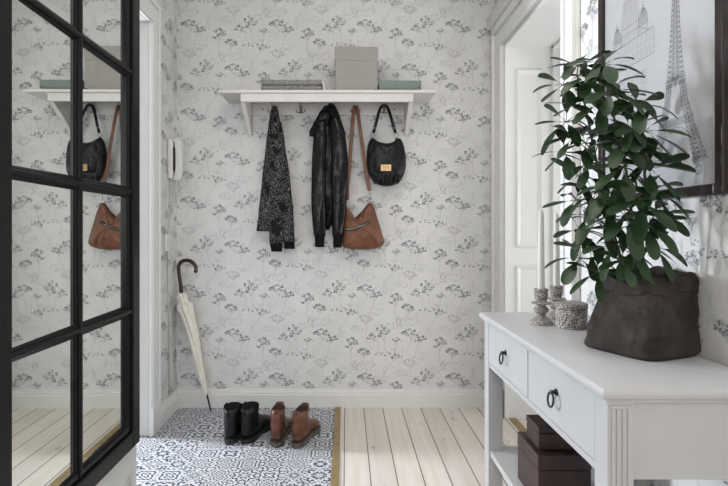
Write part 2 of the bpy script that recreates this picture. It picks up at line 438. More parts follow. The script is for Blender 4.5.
# right wall with deep panelled portal
D0, D1 = 2.04, 2.84
mb = MB()
mb.box((XR, D1, 0), (XR + .29, YB, ZC), 'paper')
mb.box((XR, D0, 2.08), (XR + .29, D1, ZC), 'paper')
mb.box((XR, -1.2, 0), (XR + .29, D0, ZC), 'paper')
paper_print(mb, lambda u, v, d: (XR - d, u, v), -.2, D0 - .12, .12, 2.6, 1.72, .58)
paper_print(mb, lambda u, v, d: (XR - d, u, v), D0 - .1, YB, 2.3, 2.6, 1.72, .58)
struct(mb.build('wall_right'))
# portal casing on hall side
mb = MB()
for (y0, y1) in ((D1, D1 + .145), (D0 - .125, D0)):
    mb.box((XR - .018, y0, 0), (XR, y1, 2.08), 'white')
    s = 1 if y0 == D1 else -1
    inn = D1 if s == 1 else D0
    mb.box((XR - .024, inn, .16), (XR - .018, inn + s * .028, 2.08), 'white')
    out = inn + s * (.145 if s == 1 else .125)
    mb.box((XR - .034, out - s * .035, .16), (XR - .018, out, 2.17), 'white')
    mb.box((XR - .038, inn, 0), (XR, out, .16), 'white')
mb.box((XR - .018, D0 - .125, 2.08), (XR, D1 + .145, 2.19), 'white')
mb.box((XR - .024, D0 - .028, 2.08), (XR - .018, D1 + .028, 2.106), 'white')
mb.box((XR - .034, D0 - .125, 2.17), (XR - .018, D1 + .145, 2.215), 'white')
mb.box((XR - .045, D0 - .14, 2.215), (XR, D1 + .165, 2.29), 'greyshade')  # grey colour carries the shaded band above the architrave
struct(mb.build('trim_4', bevel=.004))
# panelled lining of the portal: far reveal, soffit, near reveal
mb = MB()
R0, R1 = XR, XR + .29
mb.box((R0, D1 - .02, 0), (R1, D1, 2.08), 'door')
mb.box((R0, D0, 0), (R1, D0 + .02, 2.08), 'door')
mb.box((R0, D0 + .02, 2.06), (R1, D1 - .02, 2.08), 'door')
def moulding(x0, x1, z0, z1, y):
    rings = []
    pr = [(0, 0), (0, .008), (.006, .012), (.012, .008), (.020, .005), (.026, 0)]
    cor = [(x0, z0, 1, 1), (x1, z0, -1, 1), (x1, z1, -1, -1), (x0, z1, 1, -1)]
    for i, d in pr: rings.append([(cx + i * a, y + .0005 - d, cz + i * b) for cx, cz, a, b in cor])
    o = len(mb.v); mb.loft(rings, 'door', False, False)
moulding(R0 + .06, R1 - .085, .95, 1.93, D1 - .02)
moulding(R0 + .06, R1 - .085, .16, .85, D1 - .02)
mb.box((R1 - .03, D1 - .035, 0), (R1, D1 - .02, 2.06), 'door')
mb.box((R1 - .03, D0 + .02, 2.045), (R1, D1 - .02, 2.06), 'door')
portal = struct(mb.build('trim_5', bevel=.002))
for z in (.90, .965):
    q = MB(); q.box((R1 - .028, D1 - .0405, z), (R1 - .002, D1 - .0352, z + .042)); q.tube([(R1 - .003, D1 - .043, z), (R1 - .003, D1 - .043, z + .042)], .004)
    q.build('hinge', 'iron', portal)
# next room beyond the portal
mb = MB(); mb.box((2.5, -1.2, 0), (2.6, YB, ZC)); struct(mb.build('wall_right_room', 'door'))
mb = MB(); mb.box((R1, YB, 0), (2.6, YB + .1, ZC)); struct(mb.build('wall_back_room', 'door'))
# room beyond left doorway
mb = MB(); mb.box((-3.4, YB + .0, 0), (XL - .12, YB + .1, ZC)); struct(mb.build('wall_left_room', 'door'))

mb = MB()
mb.box((-3.4, -1.3, 0), (-.62, -1.2, ZC)); mb.box((.80, -1.3, 0), (2.6, -1.2, ZC)); mb.box((-.62, -1.3, 2.2), (.80, -1.2, ZC))
struct(mb.build('added_wall_front', 'greyshade'))  # added unseen wall; its opening cuts the fill and varies reflections
# baseboards (profiled)
def base_prof(d, h):   # outward, up
    return [(0, 0), (d, 0), (d, h * .70), (d * .72, h * .74), (d * .72, h * .84), (d * .5, h * .88), (d * .42, h * .97), (d * .1, h), (0, h)]
mb = MB(); mb.prism([(YB - o, z) for o, z in base_prof(.02, .105)], 'X', XL, XR - .02); struct(mb.build('baseboard_back', 'base'))
mb = MB(); mb.prism([(XL + o, z) for o, z in base_prof(.02, .105)], 'Y', LJ + .112, YB - .02)
struct(mb.build('baseboard_left', 'base'))
mb = MB(); mb.prism([(XR - o, z) for o, z in base_prof(.02, .105)], 'Y', -.6, D0 - .14); struct(mb.build('baseboard_right', 'base'))

# ------------------------------------------------------------------ mirror with black glazing bars
mr = thing('wall_mirror', 'tall wall mirror with black grid frame on the left wall', 'mirror', mw(.0, 0, .434))
FW = .046; ZT = 1.885; ZB_ = .434; WM = .609
tO = .022                                       # frame ends a little short of the wall end
FD = .020
def mbar(mb, t0, t1, z0, z1, d0, d1, ch=0):
    """bar on the mirror plane with chamfered long edges"""
    c = ch
    ring0 = [mw(t0, d0, z0), mw(t1, d0, z0), mw(t1, d0, z1), mw(t0, d0, z1)]
    ring1 = [mw(t0, d1 - c, z0), mw(t1, d1 - c, z0), mw(t1, d1 - c, z1), mw(t0, d1 - c, z1)]
    ring2 = [mw(t0 + c, d1, z0 + c), mw(t1 - c, d1, z0 + c), mw(t1 - c, d1, z1 - c), mw(t0 + c, d1, z1 - c)]
    mb.loft([ring0, ring1, ring2])
mb = MB()
mbar(mb, tO, tO + FW, ZB_, ZT, .0, FD, .003)
mbar(mb, tO + WM - FW, tO + WM, ZB_, ZT, .0, FD, .003)
mbar(mb, tO + FW, tO + WM - FW, ZB_, ZB_ + .046, .0, FD, .003)
mbar(mb, tO + FW, tO + WM - FW, ZT - .046, ZT, .0, FD, .003)
# inner bead
for a in ((tO + FW, tO + FW + .016, ZB_ + .046, ZT - .046), (tO + WM - FW - .016, tO + WM - FW, ZB_ + .046, ZT - .046)): mbar(mb, *a, .0, .013, .006)
mbar(mb, tO + FW, tO + WM - FW, ZB_ + .046, ZB_ + .068, .0, .013, .006)
mb.build('mirror_frame', 'black', mr)
TM = .339
mb = MB(); mbar(mb, TM - .0155, TM + .0155, ZB_ + .05, ZT - .05, .0, .011, .006); mbar(mb, TM - .0065, TM + .0065, ZB_ + .05, ZT - .05, .010, .017, .003)
mb.build('glazing_bar', 'black', mr)
for z in (1.490, 1.1536, .819):
    mb = MB(); mbar(mb, tO + FW - .002, tO + WM - FW + .002, z - .0155, z + .0155, .0, .0112, .006); mbar(mb, tO + FW - .002, tO + WM - FW + .002, z - .0065, z + .0065, .010, .0172, .003)
    mb.build('glazing_bar', 'black', mr)
zs = [ZB_ + .03, .819, 1.1536, 1.490, ZT - .03]
for i in range(4):
    for (t0, t1) in ((tO + .03, TM), (TM, tO + WM - .03)):
        e = lambda t: .0045 - .012 * (TM - t)      # the glass sits a hair askew in its rebates
        mb = MB(); mb.loft([[mw(t0, e(t0) - .0022, zs[i]), mw(t1, e(t1) - .0022, zs[i]), mw(t1, e(t1) - .0022, zs[i + 1]), mw(t0, e(t0) - .0022, zs[i + 1])],
                            [mw(t0, e(t0), zs[i]), mw(t1, e(t1), zs[i]), mw(t1, e(t1), zs[i + 1]), mw(t0, e(t0), zs[i + 1])]])
        mb.build('mirror_pane', 'mirror', mr)

# ------------------------------------------------------------------ coat shelf
SZ = 1.806; SF = 2.767
sh = thing('coat_shelf', 'white wall shelf with curved brackets and row of hooks', 'shelf', (-.102, YB, SZ))
mb = MB(); mb.box((-.692, SF, SZ - .016), (.488, YB - .002, SZ)); mb.build('shelf_board', 'shelfw', sh, bevel=.003)
mb = MB(); mb.box((-.575, SF + .012, SZ - .062), (.366, SF + .030, SZ - .016)); mb.build('front_rail', 'shelfw', sh, bevel=.002)
def brk(x):
    pr = [(YB - .002, SZ - .016), (SF + .0305, SZ - .016), (SF + .0305, SZ - .058)]
    for k in range(1, 10):
        t = k / 9
        pr.append((SF + .0305 + (YB - .014 - SF - .0305) * (t + .07 * math.sin(t * PI)), SZ - .058 - .147 * (t + .02 * math.sin(t * 2 * PI))))
    pr += [(YB - .014, SZ - .206), (YB - .002, SZ - .206)]
    q = MB(); q.prism(pr, 'X', x, x + .024); q.build('bracket', 'shelfw', sh, bevel=.002)
brk(-.578); brk(.345)
mb = MB(); mb.box((-.553, YB - .018, SZ - .087), (.344, YB - .002, SZ - .0165)); hookrail = mb.build('back_rail', 'shelfw', sh, bevel=.002)
for px in (263, 394.5):
    c = P(px, 109.5, YB - .018)
    q = MB(); q.lathe([(.0045, 0), (.0045, .003), (.002, .004)], (0, 0, 0), n=12)
    q.v = [Vector((c.x + v.x, YB - .018 - v.z, c.z + v.y)) for v in q.v]; q.build('screw', 'iron', sh)
HX = []
for px in (272.5, 300.5, 331, 355.5, 384):
    x = (px - CX) * 2.98 / F; HX.append(x)
    z = 1.757
    q = MB()
    q.box((x - .007, YB - .0215, z - .028), (x + .007, YB - .0181, z + .016))
    q.tube([(x, YB - .02, z), (x, YB - .040, z - .004), (x, YB - .060, z + .004), (x, YB - .068, z + .022)], [.0035, .0035, .0035, .005])
    for s in (-1, 1):
        q.tube([(x, YB - .02, z - .018), (x + s * .010, YB - .032, z - .028), (x + s * .022, YB - .042, z - .024), (x + s * .027, YB - .044, z - .010)], [.003, .003, .003, .0045])
    q.build('coat_hook', 'steel', sh, smooth=True)

# things on the shelf
def shelf_box(name, label, m, px0, px1, h, y0, y1, lid_h, group=None):
    x0, x1 = (px0 - CX) * y0 / F, (px1 - CX) * y0 / F
    t = thing(name, label, 'box', ((x0 + x1) / 2, (y0 + y1) / 2, SZ))
    q = MB(); q.box((x0 + .003, y0 + .003, SZ), (x1 - .003, y1 - .003, SZ + h - .004)); q.build('box_body', m, t, bevel=.002)
    q = MB(); q.box((x0, y0, SZ + h - lid_h), (x1, y1, SZ + h)); q.build('lid', m, t, bevel=.003)
    return t, x0, x1
t, x0, x1 = shelf_box('storage_box', 'tall grey lidded cardboard storage box on the wall shelf', 'greybox', 334.8, 378, .240, 2.785, 2.985, .075)
q = MB(); q.box((x1 - .022, 2.7835, SZ + .004), (x1 - .010, 2.7879, SZ + .008)); q.build('box_tab', 'iron', t)
t, x0, x1 = shelf_box('storage_box', 'low sage green box on right of the wall shelf', 'greenbox', 379, 421.5, .056, 2.785, 2.93, .047)
q = MB(); q.lathe([(.004, 0), (.004, .003)], (0, 0, 0), n=10); q.v = [Vector((x1 - .014 + v.x, 2.784 - v.z + .003, SZ + .018 + v.y)) for v in q.v]; q.build('snap_button', 'iron', t)
# wire grid leaning behind green box
gx0, gx1 = (379 - CX) * 2.97 / F + .003, (398 - CX) * 2.97 / F + .003
q = MB()
gh = .178
for i in range(8):
    x = gx0 + (gx1 - gx0) * i / 7; r_ = .0016 if i in (0, 7) else .0008
    q.tube([(x, 2.955, SZ + .002), (x, 2.985, SZ + gh)], r_, n=5)
for i in range(9):
    f_ = i / 8; r_ = .0016 if i in (0, 8) else .0008
    q.tube([(gx0, 2.955 + .03 * f_, SZ + .002 + (gh - .002) * f_), (gx1, 2.955 + .03 * f_, SZ + .002 + (gh - .002) * f_)], r_, n=5)
tag(q.build('wire_rack', 'wire'), 'pale wire grid standing behind the sage green box', 'rack')
# folded grey wool blanket
bl = thing('folded_blanket', 'folded grey wool blanket on left end of the wall shelf', 'blanket', ((291 - CX) * 2.82 / F, 2.87, SZ))
x0, x1 = (261 - CX) * 2.79 / F, (321.5 - CX) * 2.79 / F
for k, (z0, z1, e) in enumerate(((0, .035, 0), (.033, .068, .003))):
    rings = []
    nx = 24
    for i in range(nx + 1):
        x = x0 + (x1 - x0) * i / nx
        sag = -.005 * math.sin(PI * i / nx * 1.0) * (k / 2) + .0012 * math.sin(i * 1.3 + k * 2)
        zc, hz_ = SZ + (z0 + z1) / 2 + sag, (z1 - z0) / 2 + (.0005 if k else 0)
        if i in (0, nx): hz_ *= .75
        rg = []
        for j in range(16):
            a = 2 * PI * j / 16; ca, sa = math.cos(a), math.sin(a)
            yy = 2.87 + math.copysign(abs(ca) ** .45, ca) * (.082 - e); zz = zc + math.copysign(abs(sa) ** .6, sa) * hz_
            rg.append((x, yy, max(zz, SZ + .0003)))
        rings.append(rg)
    q = MB(); q.loft(rings); q.build('fold_layer', 'felt', bl, smooth=True)
q = MB(); lx = x1 + .001
q.tube([(lx - .004, 2.80, SZ + .062), (lx + .006, 2.795, SZ + .045), (lx + .012, 2.79, SZ + .020), (lx + .020, 2.788, SZ + .004)], [(.004, .0012)] * 4, n=8)
q.build('care_label', 'plastic', bl, smooth=True)

# ------------------------------------------------------------------ garments
def smooth_interp(tab, t):
    """tab: list of (t, values...)"""
    for i in range(len(tab) - 1):
        if tab[i][0] <= t <= tab[i + 1][0]:
            f = (t - tab[i][0]) / (tab[i + 1][0] - tab[i][0] or 1); f = f * f * (3 - 2 * f) * .5 + f * .5
            return [a + (b - a) * f for a, b in zip(tab[i][1:], tab[i + 1][1:])]
    return list(tab[-1][1:]) if t > tab[-1][0] else list(tab[0][1:])
def drape(tab, Yc, depth, folds, seed, n=72, rows=40, amp=.25, hem=None):
    """hanging cloth: tab rows (py, left px, right px, depth scale) -> closed soft folded loft"""
    r = random.Random(seed)
    ph = [r.uniform(0, 2 * PI) for _ in range(4)]
    rings = []
    y0, y1 = tab[0][0], tab[-1][0]
    for i in range(rows + 1):
        py = y0 + (y1 - y0) * i / rows
        l, rr, ds = smooth_interp(tab, py)
        xl, xr = (l - CX) * Yc / F, (rr - CX) * Yc / F
        z = H - (py - CY) * Yc / F
        rg = []
        for j in range(n):
            a = 2 * PI * j / n
            ca, sa = math.cos(a), math.sin(a)
            x = (xl + xr) / 2 + (xr - xl) / 2 * ca
            u = (ca + 1) / 2
            nz = mnoise.noise(Vector((x * 22 + seed, z * 9, seed * 1.7 + sa)))
            fold = nz * amp * 2.2 + amp * math.sin(folds * PI * 2 * u + ph[0] + .7 * math.sin(i * .12 + ph[1])) + amp * .5 * math.sin(folds * 4.3 * u + ph[2] + i * .05)
            y = Yc + depth * ds * (math.copysign(abs(sa) ** .7, sa) * (1 + .2 * fold) + fold * .8 * (abs(sa) ** .5) * (1 if sa < 0 else .4))
            zz = z + (hem(u) if hem and i > rows * .9 else 0)
            rg.append((x, min(y, YB - .008), zz))
        rings.append(rg)
    return rings

# patterned jacket
GY = 2.945
gj = thing('patterned_jacket', 'black speckled pattern jacket hanging on leftmost hook', 'jacket', (HX[0] + .01, GY, 1.765))
q = MB()
q.loft(drape([(106, 272.6, 277, .35), (112, 270.5, 278.5, .6), (125, 268.5, 281, .9), (140, 266.5, 283.5, 1), (182, 262, 288, 1), (215, 258.5, 288, 1), (231, 256.5, 287, .9)],
             GY + .012, .022, 2.5, 5, amp=.35, hem=lambda u: .006 * math.sin(u * 9)))
q.build('jacket_body', 'dots', gj, smooth=True)
def sleeve(parent, tab, Y, dep, seed, mname, cuff_tab, cuffm, folds=1.3, amp=.22):
    q = MB(); q.loft(drape(tab, Y, dep, folds, seed, n=40, rows=34, amp=amp)); o = q.build('sleeve', mname, parent, smooth=True)
    q = MB(); q.loft(drape(cuff_tab, Y, dep * .85, 3, seed + 9, n=48, rows=8, amp=.05)); q.build('cuff', cuffm, o, smooth=True, loc=parent_loc(o))
sleeve(gj, [(118, 272, 279, .7), (140, 270.5, 280.5, 1), (182, 269.5, 281.5, 1), (215, 269, 282, 1), (243.5, 269.5, 283, .9)], GY - .012, .020, 11, 'dots', [(243, 269.8, 282.6, 1), (251.5, 271.3, 282.0, .9)], 'knit')
sleeve(gj, [(122, 276, 281.5, .6), (140, 277, 284.5, 1), (182, 280, 290.5, 1), (215, 281.5, 293.5, 1), (241.5, 283, 294.8, .9)], GY - .001, .020, 17, 'dots', [(241, 283.4, 294.4, 1), (248.8, 284.5, 295, .9)], 'knit')

# leather jacket
LY = 2.93
lj = thing('leather_jacket', 'glossy black leather jacket with ribbed cuffs hanging on middle hook', 'jacket', (HX[2], LY, 1.765))
q = MB()
q.loft(drape([(103.5, 328.5, 333, .4), (108, 325, 337, .75), (118, 318.5, 340.5, 1), (134, 315, 344.5, 1.1), (160, 313, 347, 1.15), (190, 313.5, 346.5, 1.1), (212, 319, 341, 1), (222, 322.5, 333, .85), (230, 325.5, 329.5, .5)],
             LY + .022, .036, 2.2, 8, amp=.30))
q.build('jacket_body', 'leather', lj, smooth=True)
# collar that folds out to the left near the hook
q = MB()
q.loft(drape([(106, 324, 333, .5), (114, 318.5, 332, .9), (124, 313, 328, 1), (132, 309, 321, .95), (136.5, 309.5, 315.5, .5)], LY - .020, .020, 1.2, 21, n=40, rows=24, amp=.35))
q.build('collar', 'leather', lj, smooth=True)
q = MB()
q.loft(drape([(104.5, 329.5, 334.5, .5), (114, 331, 339, .9), (128, 333, 341.5, 1), (140, 336, 341, .6)], LY - .022, .018, 1.2, 23, n=40, rows=20, amp=.3))
q.build('collar', 'leather', lj, smooth=True)
sleeve(lj, [(120, 316, 326, .6), (136, 313.5, 327, 1), (161, 311.8, 326, 1.05), (202, 311.2, 326, 1.05), (220, 312.2, 326, 1), (236, 313.8, 325.6, .9)], LY - .026, .030, 31, 'leather', [(235, 314.6, 324.8, 1), (247, 315.2, 324.2, .95)], 'knit', folds=.7, amp=.20)
sleeve(lj, [(116, 332, 340, .6), (134, 331.5, 345.5, 1), (160, 331, 348, 1.05), (185, 331, 348, 1.05), (205, 331.5, 346.5, 1), (236, 332.2, 343.5, .9)], LY - .024, .032, 37, 'leather', [(235, 333, 342.5, 1), (247.5, 333.2, 341.6, .95)], 'knit', folds=.7, amp=.20)
q = MB()     # zip line
q.tube([P(327.5, 128, LY - .052), P(328.3, 160, LY - .048), P(328.3, 200, LY - .030), P(327.6, 226, LY - .010)], .0012, n=6); q.build('zipper', 'iron', lj)

# ------------------------------------------------------------------ bags
def bag_mesh(outline, Yc, thick, nlay=9, wob=.0, seed=0):
    """pillow from a closed outline (px,py): front and back skins that swell in the middle"""
    r = random.Random(seed)
    pts = [Vector(((x - CX) * Yc / F, 0, H - (y - CY) * Yc / F)) for x, y in outline]
    # resample outline
    n = 56; per = []; L = 0
    m = len(pts); seg = [(pts[(i + 1) % m] - pts[i]).length for i in range(m)]; tot = sum(seg)
    res = []
    for k in range(n):
        d = tot * k / n; i = 0
        while d > seg[i]: d -= seg[i]; i += 1
        res.append(pts[i].lerp(pts[(i + 1) % m], d / seg[i]))
    for _ in range(1): res = [(res[i - 1] + res[i] * 4 + res[(i + 1) % n]) / 6 for i in range(n)]
    c = sum(res, Vector()) / n; c = c.copy()
    rings = []
    for k in range(-nlay, nlay + 1):
        a = PI / 2 * k / nlay * .97
        s, dd = math.cos(a), math.sin(a)
        s = s ** .75
        rings.append([Vector((c.x + (p.x - c.x) * s, Yc + dd * thick * (1 + wob * math.sin(p.x * 90 + p.z * 40 + k)), c.z + (p.z - c.z) * s)) for p in res])
    return rings

BY = 2.935
bb = thing('brown_handbag', 'tan brown leather shoulder bag with zip hanging beside leather jacket', 'bag', (HX[3], BY, 1.765))
outl = [(369.7, 202), (372.5, 203.5), (375.5, 211), (379, 223), (384, 240), (384.5, 243.5), (382.5, 246.3), (375, 248.6), (366, 249.8), (354, 249.6), (345, 248.4), (341.6, 246), (341.5, 238), (342.6, 222), (343.6, 210), (345, 204.5), (347.5, 206), (350, 211), (351.5, 219), (355, 218.6), (360, 214.5), (365, 208.5), (368, 203.5)]
q = MB(); q.loft(bag_mesh(outl, BY, .045, wob=.10)); q.build('bag_body', 'tan', bb, smooth=True)
q = MB(); zz_ = [(344.5, 228.5), (348.5, 229.6), (354, 228.6), (361, 226), (369.5, 222.2)]
zp = [P(x, y, BY - .051 + .006 * abs(i - 2) * .5) for i, (x, y) in enumerate(zz_)]
q.tube(zp, [(.0075, .003)] * 5, n=8); zo = q.build('zip_placket', 'iron', bb, smooth=True)
q = MB(); q.tube([p + Vector((0, -.0034, 0)) for p in zp], [(.0022, .0014)] * 5, n=6); q.build('zip_teeth', 'steel', zo, smooth=True, loc=parent_loc(zo))
q = MB(); q.tube([P(345, 205, BY - .006), P(349.5, 210, BY - .008), P(350.8, 218.5, BY - .012), P(356, 217.5, BY - .012), P(362, 212, BY - .008), P(368.5, 203.5, BY - .004)], .0032, n=8); q.build('piping', 'iron', bb, smooth=True)
q = MB()
def strap(pts, w, t): q.tube(pts, [(w, t)] * len(pts), n=8)
yh = YB - .062
strap([P(347, 200, BY), P(347.8, 186, BY), P(350.5, 150, BY + .004), P(353.6, 112, yh), P(355, 105.4, yh), P(356.2, 105.6, yh), P(358, 113, yh - .004), P(363, 150, BY - .004), P(367.2, 178, BY - .006), P(369.3, 190.5, BY - .008)], .0100, .0022)
so = q.build('shoulder_strap', 'strap', bb, smooth=True)
q = MB(); strap([P(366.0, 170, BY - .0105), P(369.6, 190.8, BY - .0120)], .0115, .0022); q.build('strap_end', 'strap', so, loc=parent_loc(so))
q = MB()
for k in range(2):
    c0 = P(370, 193.6 + k * 4.6, BY - .006); rr = .0105
    pts = [c0 + Vector((rr * (.5 if k == 0 else .35) * math.cos(t), 0 if k == 0 else rr * .5 * math.cos(t), rr * math.sin(t))) for t in [2 * PI * i / 16 for i in range(17)]]
    q.tube(pts, .0017, n=6, cap=False)
q.build('strap_ring', 'steel', bb, smooth=True)
q = MB(); q.tube([P(344.2, 240, BY - .045), P(343.8, 252, BY - .044)], .002, n=6); q.build('zip_pull', 'iron', bb)

kb = thing('black_handbag', 'slouchy black leather handbag with gold plate on rightmost hook', 'bag', (HX[4], BY, 1.765))
outl = [(372.2, 137), (375, 139.5), (379, 142), (387, 143.5), (394, 142), (397.5, 137.6), (401, 138.5), (404, 145), (405.8, 157), (406.2, 166), (404.5, 174), (399.5, 182.5), (393, 185.8), (386, 186.8), (378, 185), (372, 180.5), (368, 173), (366.5, 163), (366.5, 151), (368.5, 142)]
q = MB(); q.loft(bag_mesh(outl, BY, .055, wob=.12)); q.build('bag_body', 'leather2', kb, smooth=True)
# flap front with gathered hem
outl = [(373.5, 140.5), (379, 143), (387, 144.5), (394, 143), (397, 146), (398, 160), (396.5, 172.5), (390, 174), (380, 174), (374.5, 172.5), (372, 160)]
q = MB(); q.loft(bag_mesh(outl, BY - .035, .026, wob=.08)); fl = q.build('flap', 'leather2', kb, smooth=True)
q = MB()
for k in range(7):
    x = 374 + k * 4.2
    q.tube([P(x, 175, BY - .046), P(x + .6 * (k - 3) * .3, 180, BY - .044), P(386 + (x - 386) * .9, 184, BY - .028)], [.0055, .006, .003], n=8)
q.build('gather', 'leather2', kb, smooth=True)
c0, c1 = P(380.8, 171, BY - .064), P(391.2, 164.6, BY - .064)
q = MB(); q.box((c0.x, BY - .066, c0.z), (c1.x, BY - .0585, c1.z)); gp = q.build('name_plate', 'gold', fl, bevel=.001, loc=parent_loc(fl))
q = MB()
w = c1.x - c0.x; r2 = random.Random(4)
for row, (zf, hgt, nl) in enumerate(((.50, .26, 7), (.24, .12, 9))):
    for k in range(nl):
        xx = c0.x + w * (.18 + .64 * k / nl)
        zz = c0.z + (c1.z - c0.z) * zf
        hh = (c1.z - c0.z) * hgt
        q.box((xx, BY - .0668, zz), (xx + w * .018, BY - .0661, zz + hh))
        if row == 0 and k % 2: q.box((xx, BY - .0668, zz + hh * .4), (xx + w * .05, BY - .0661, zz + hh * .58))
q.build('plate_lettering', 'iron', gp, loc=parent_loc(gp))
q = MB()
yh = YB - .064
hp = [P(373.4, 133, BY - .004), P(375.5, 125.5, BY - .002), P(378.6, 113, BY + .008), P(380.6, 107.6, yh), P(382.3, 105.6, yh), P(384, 105.0, yh), P(385.9, 105.6, yh), P(387.6, 107.8, yh), P(389.8, 113, BY + .008), P(393.4, 125.5, BY - .002), P(395.6, 133, BY - .004)]
q.tube(hp, [(.0085, .004)] * len(hp), n=10); hd = q.build('handle', 'leather2', kb, smooth=True)
for (xa, ya, xb, yb) in ((373.0, 133, 372.2, 140), (396, 133, 397.4, 140)):
    q = MB(); c = P((xa + xb) / 2, (ya + yb) / 2 - 1, BY - .004)
    q.tube([c + Vector((.012 * math.cos(t), 0, .010 * math.sin(t))) for t in [2 * PI * i / 16 for i in range(17)]], .0022, n=6, cap=False); q.build('ring', 'steel', kb, smooth=True)
    q = MB(); q.tube([P(xb, yb - 1.5, BY - .004), P(xb + (.5 if xb < 380 else -.5), yb + 5, BY - .012)], [(.011, .004), (.013, .004)], n=8); q.build('strap_tab', 'leather2', kb, smooth=True)
    q = MB(); cc = P(xa + (1.4 if xa < 380 else -1.4), 128, BY - .008); q.lathe([(.004, 0), (.004, .002), (.002, .0035)], (0, 0, 0), n=10)
    q.v = [Vector((cc.x + v.x, cc.y - v.z, cc.z + v.y)) for v in q.v]; q.build('stud', 'steel', hd, loc=parent_loc(hd))

# ------------------------------------------------------------------ intercom and wiring
ih = thing('door_phone', 'white intercom handset mounted on the left wall near the corner', 'intercom', (XL + .002, 2.88, 1.44))
IY = 2.885
def zpy(py, Y): return H - (py - CY) * Y / F
zt, zb = zpy(139, IY), zpy(180, IY)
q = MB(); q.box((XL + .001, IY - .040, zb + .006), (XL + .030, IY + .040, zt - .004)); q.build('wall_unit', 'plastic', ih, bevel=.008)
q = MB()
prof = []
for k in range(17):
    t = k / 16; z = zb + (zt - zb) * t
    e = abs(2 * t - 1)
    thick = .020 + .014 * e ** 3
    xin = XL + .028 + .016 * max(0, 1 - e ** 4); xout = xin + thick if e > .6 else xin + .022
    xout = XL + .033 + .036 + .006 * (1 - e * e) - (.010 if k in (0, 16) else 0)
    wy = .024 * (1 if k not in (0, 16) else .7)
    prof.append([(xin, IY - wy, z), (xin, IY + wy, z), (xout - .006, IY + wy, z), (xout, IY + wy * .6, z), (xout, IY - wy * .6, z), (xout - .006, IY - wy, z)])
q.loft(prof); q.build('handset', 'plastic', ih, smooth=True, auto=40)
q = MB(); q.box((XL + .0302, IY - .030, zb + .05), (XL + .034, IY + .03, zt - .05)); q.build('slit_shade', 'gap', ih)  # dark strip stands in for the shade in the slit behind the handset
q = MB()
cp = []
for k in range(120):
    t = k / 119; a = t * 2 * PI * 16
    if t < .5: zc = zb - .004 - .10 * (t / .5); yo = -.012
    else: zc = zb - .104 + .10 * ((t - .5) / .5); yo = .012
    cp.append((XL + .020 + .004 * math.cos(a), IY + yo + .004 * math.sin(a) + .02 * 0, zc))
q.tube(cp, .0016, n=5); q.build('coiled_cord', 'cord', ih, smooth=True)
q = MB(); z0, z1 = zpy(251, 2.86), zpy(234, 2.86)
q.box((XL + .001, 2.80, z0), (XL + .014, 2.86, z1)); jb = q.build('wall_socket', 'plastic', None, bevel=.004, loc=(XL, 2.83, (z0 + z1) / 2)); tag(jb, 'small white junction cover on left wall below the intercom', 'socket')
q = MB(); q.box((XL + .009, 2.815, z0 + .02), (XL + .0158, 2.845, z1 - .02)); q.build('socket_plate', 'greyshade', jb, loc=jb.location, bevel=.002)
q = MB(); q.tube([(XL + .005, 2.885, zb + .01), (XL + .005, 2.87, z1 + .08), (XL + .005, 2.845, z1 - .005)], .0022, n=6)
q.tube([(XL + .005, 2.845, z0 + .005), (XL + .005, 2.87, .5), (XL + .005, 2.875, .107)], .0035, n=6)
tag(q.build('phone_cable', 'cord', smooth=True), 'thin cable running down left wall from intercom to baseboard', 'cable')

# ------------------------------------------------------------------ umbrella
TIP = Vector((-.7745, 2.926, .004)); TOP = Vector((-.952, 2.945, .690))
um = thing('umbrella', 'cream folded umbrella with dark wooden crook handle leaning in corner', 'umbrella', TIP)
ax_ = (TOP - TIP).normalized(); sx = ax_.cross(Vector((0, 1, 0))).normalized(); sy = ax_.cross(sx)
Lu = (TOP - TIP).length
q = MB(); rings = []
prf = [(.13, .006), (.16, .011), (.30, .017), (.45, .022), (.58, .026), (.70, .030), (.80, .036), (.86, .042), (.885, .040), (.90, .026), (.925, .021), (.95, .026), (.985, .020), (.99, .008)]
for i in range(50):
    t = .13 + (.99 - .13) * i / 49
    rr = smooth_interp(prf, t)[0]
    rg = []
    for j in range(48):
        a = 2 * PI * j / 48
        pl = 1 + .16 * math.sin(8 * a + t * 9) + .06 * math.sin(3 * a - t * 14)
        wobx = .004 * math.sin(t * 7)
        rg.append(TIP + ax_ * (t * Lu) + sx * (rr * pl * math.cos(a) + wobx) + sy * (rr * pl * math.sin(a)))
    rings.append(rg)
q.loft(rings); q.build('canopy', 'cream', um, smooth=True)
q = MB(); q.tube([TIP + ax_ * t * Lu for t in (0.0, .02, .12, .16)], [.0035, .0042, .0055, .0055], n=10); q.build('ferrule', 'iron', um, smooth=True)
q = MB(); tt = .872
q.tube([TIP + ax_ * (tt * Lu) + sx * (.037 * math.cos(a)) + sy * (.037 * math.sin(a)) for a in [2 * PI * i / 24 for i in range(25)]], [(.006, .002)] * 25, n=8, cap=False)
q.build('tie_band', 'cream', um, smooth=True)
q = MB(); q.tube([TIP + ax_ * t * Lu for t in (.985, 1.0, 1.02)], [.010, .012, .010], n=12); q.build('collar_ring', 'iron', um, smooth=True)
q = MB()
b0 = TIP + ax_ * (1.01 * Lu)
hp = [b0, P(180.6, 284, 2.942), P(179.2, 275, 2.94), P(178.6, 269, 2.938), P(179.6, 263.8, 2.934), P(183, 260.8, 2.93), P(188, 260.4, 2.925), P(192.6, 262.4, 2.92), P(195.4, 266, 2.916), P(196, 270, 2.914), P(195, 272.6, 2.912)]
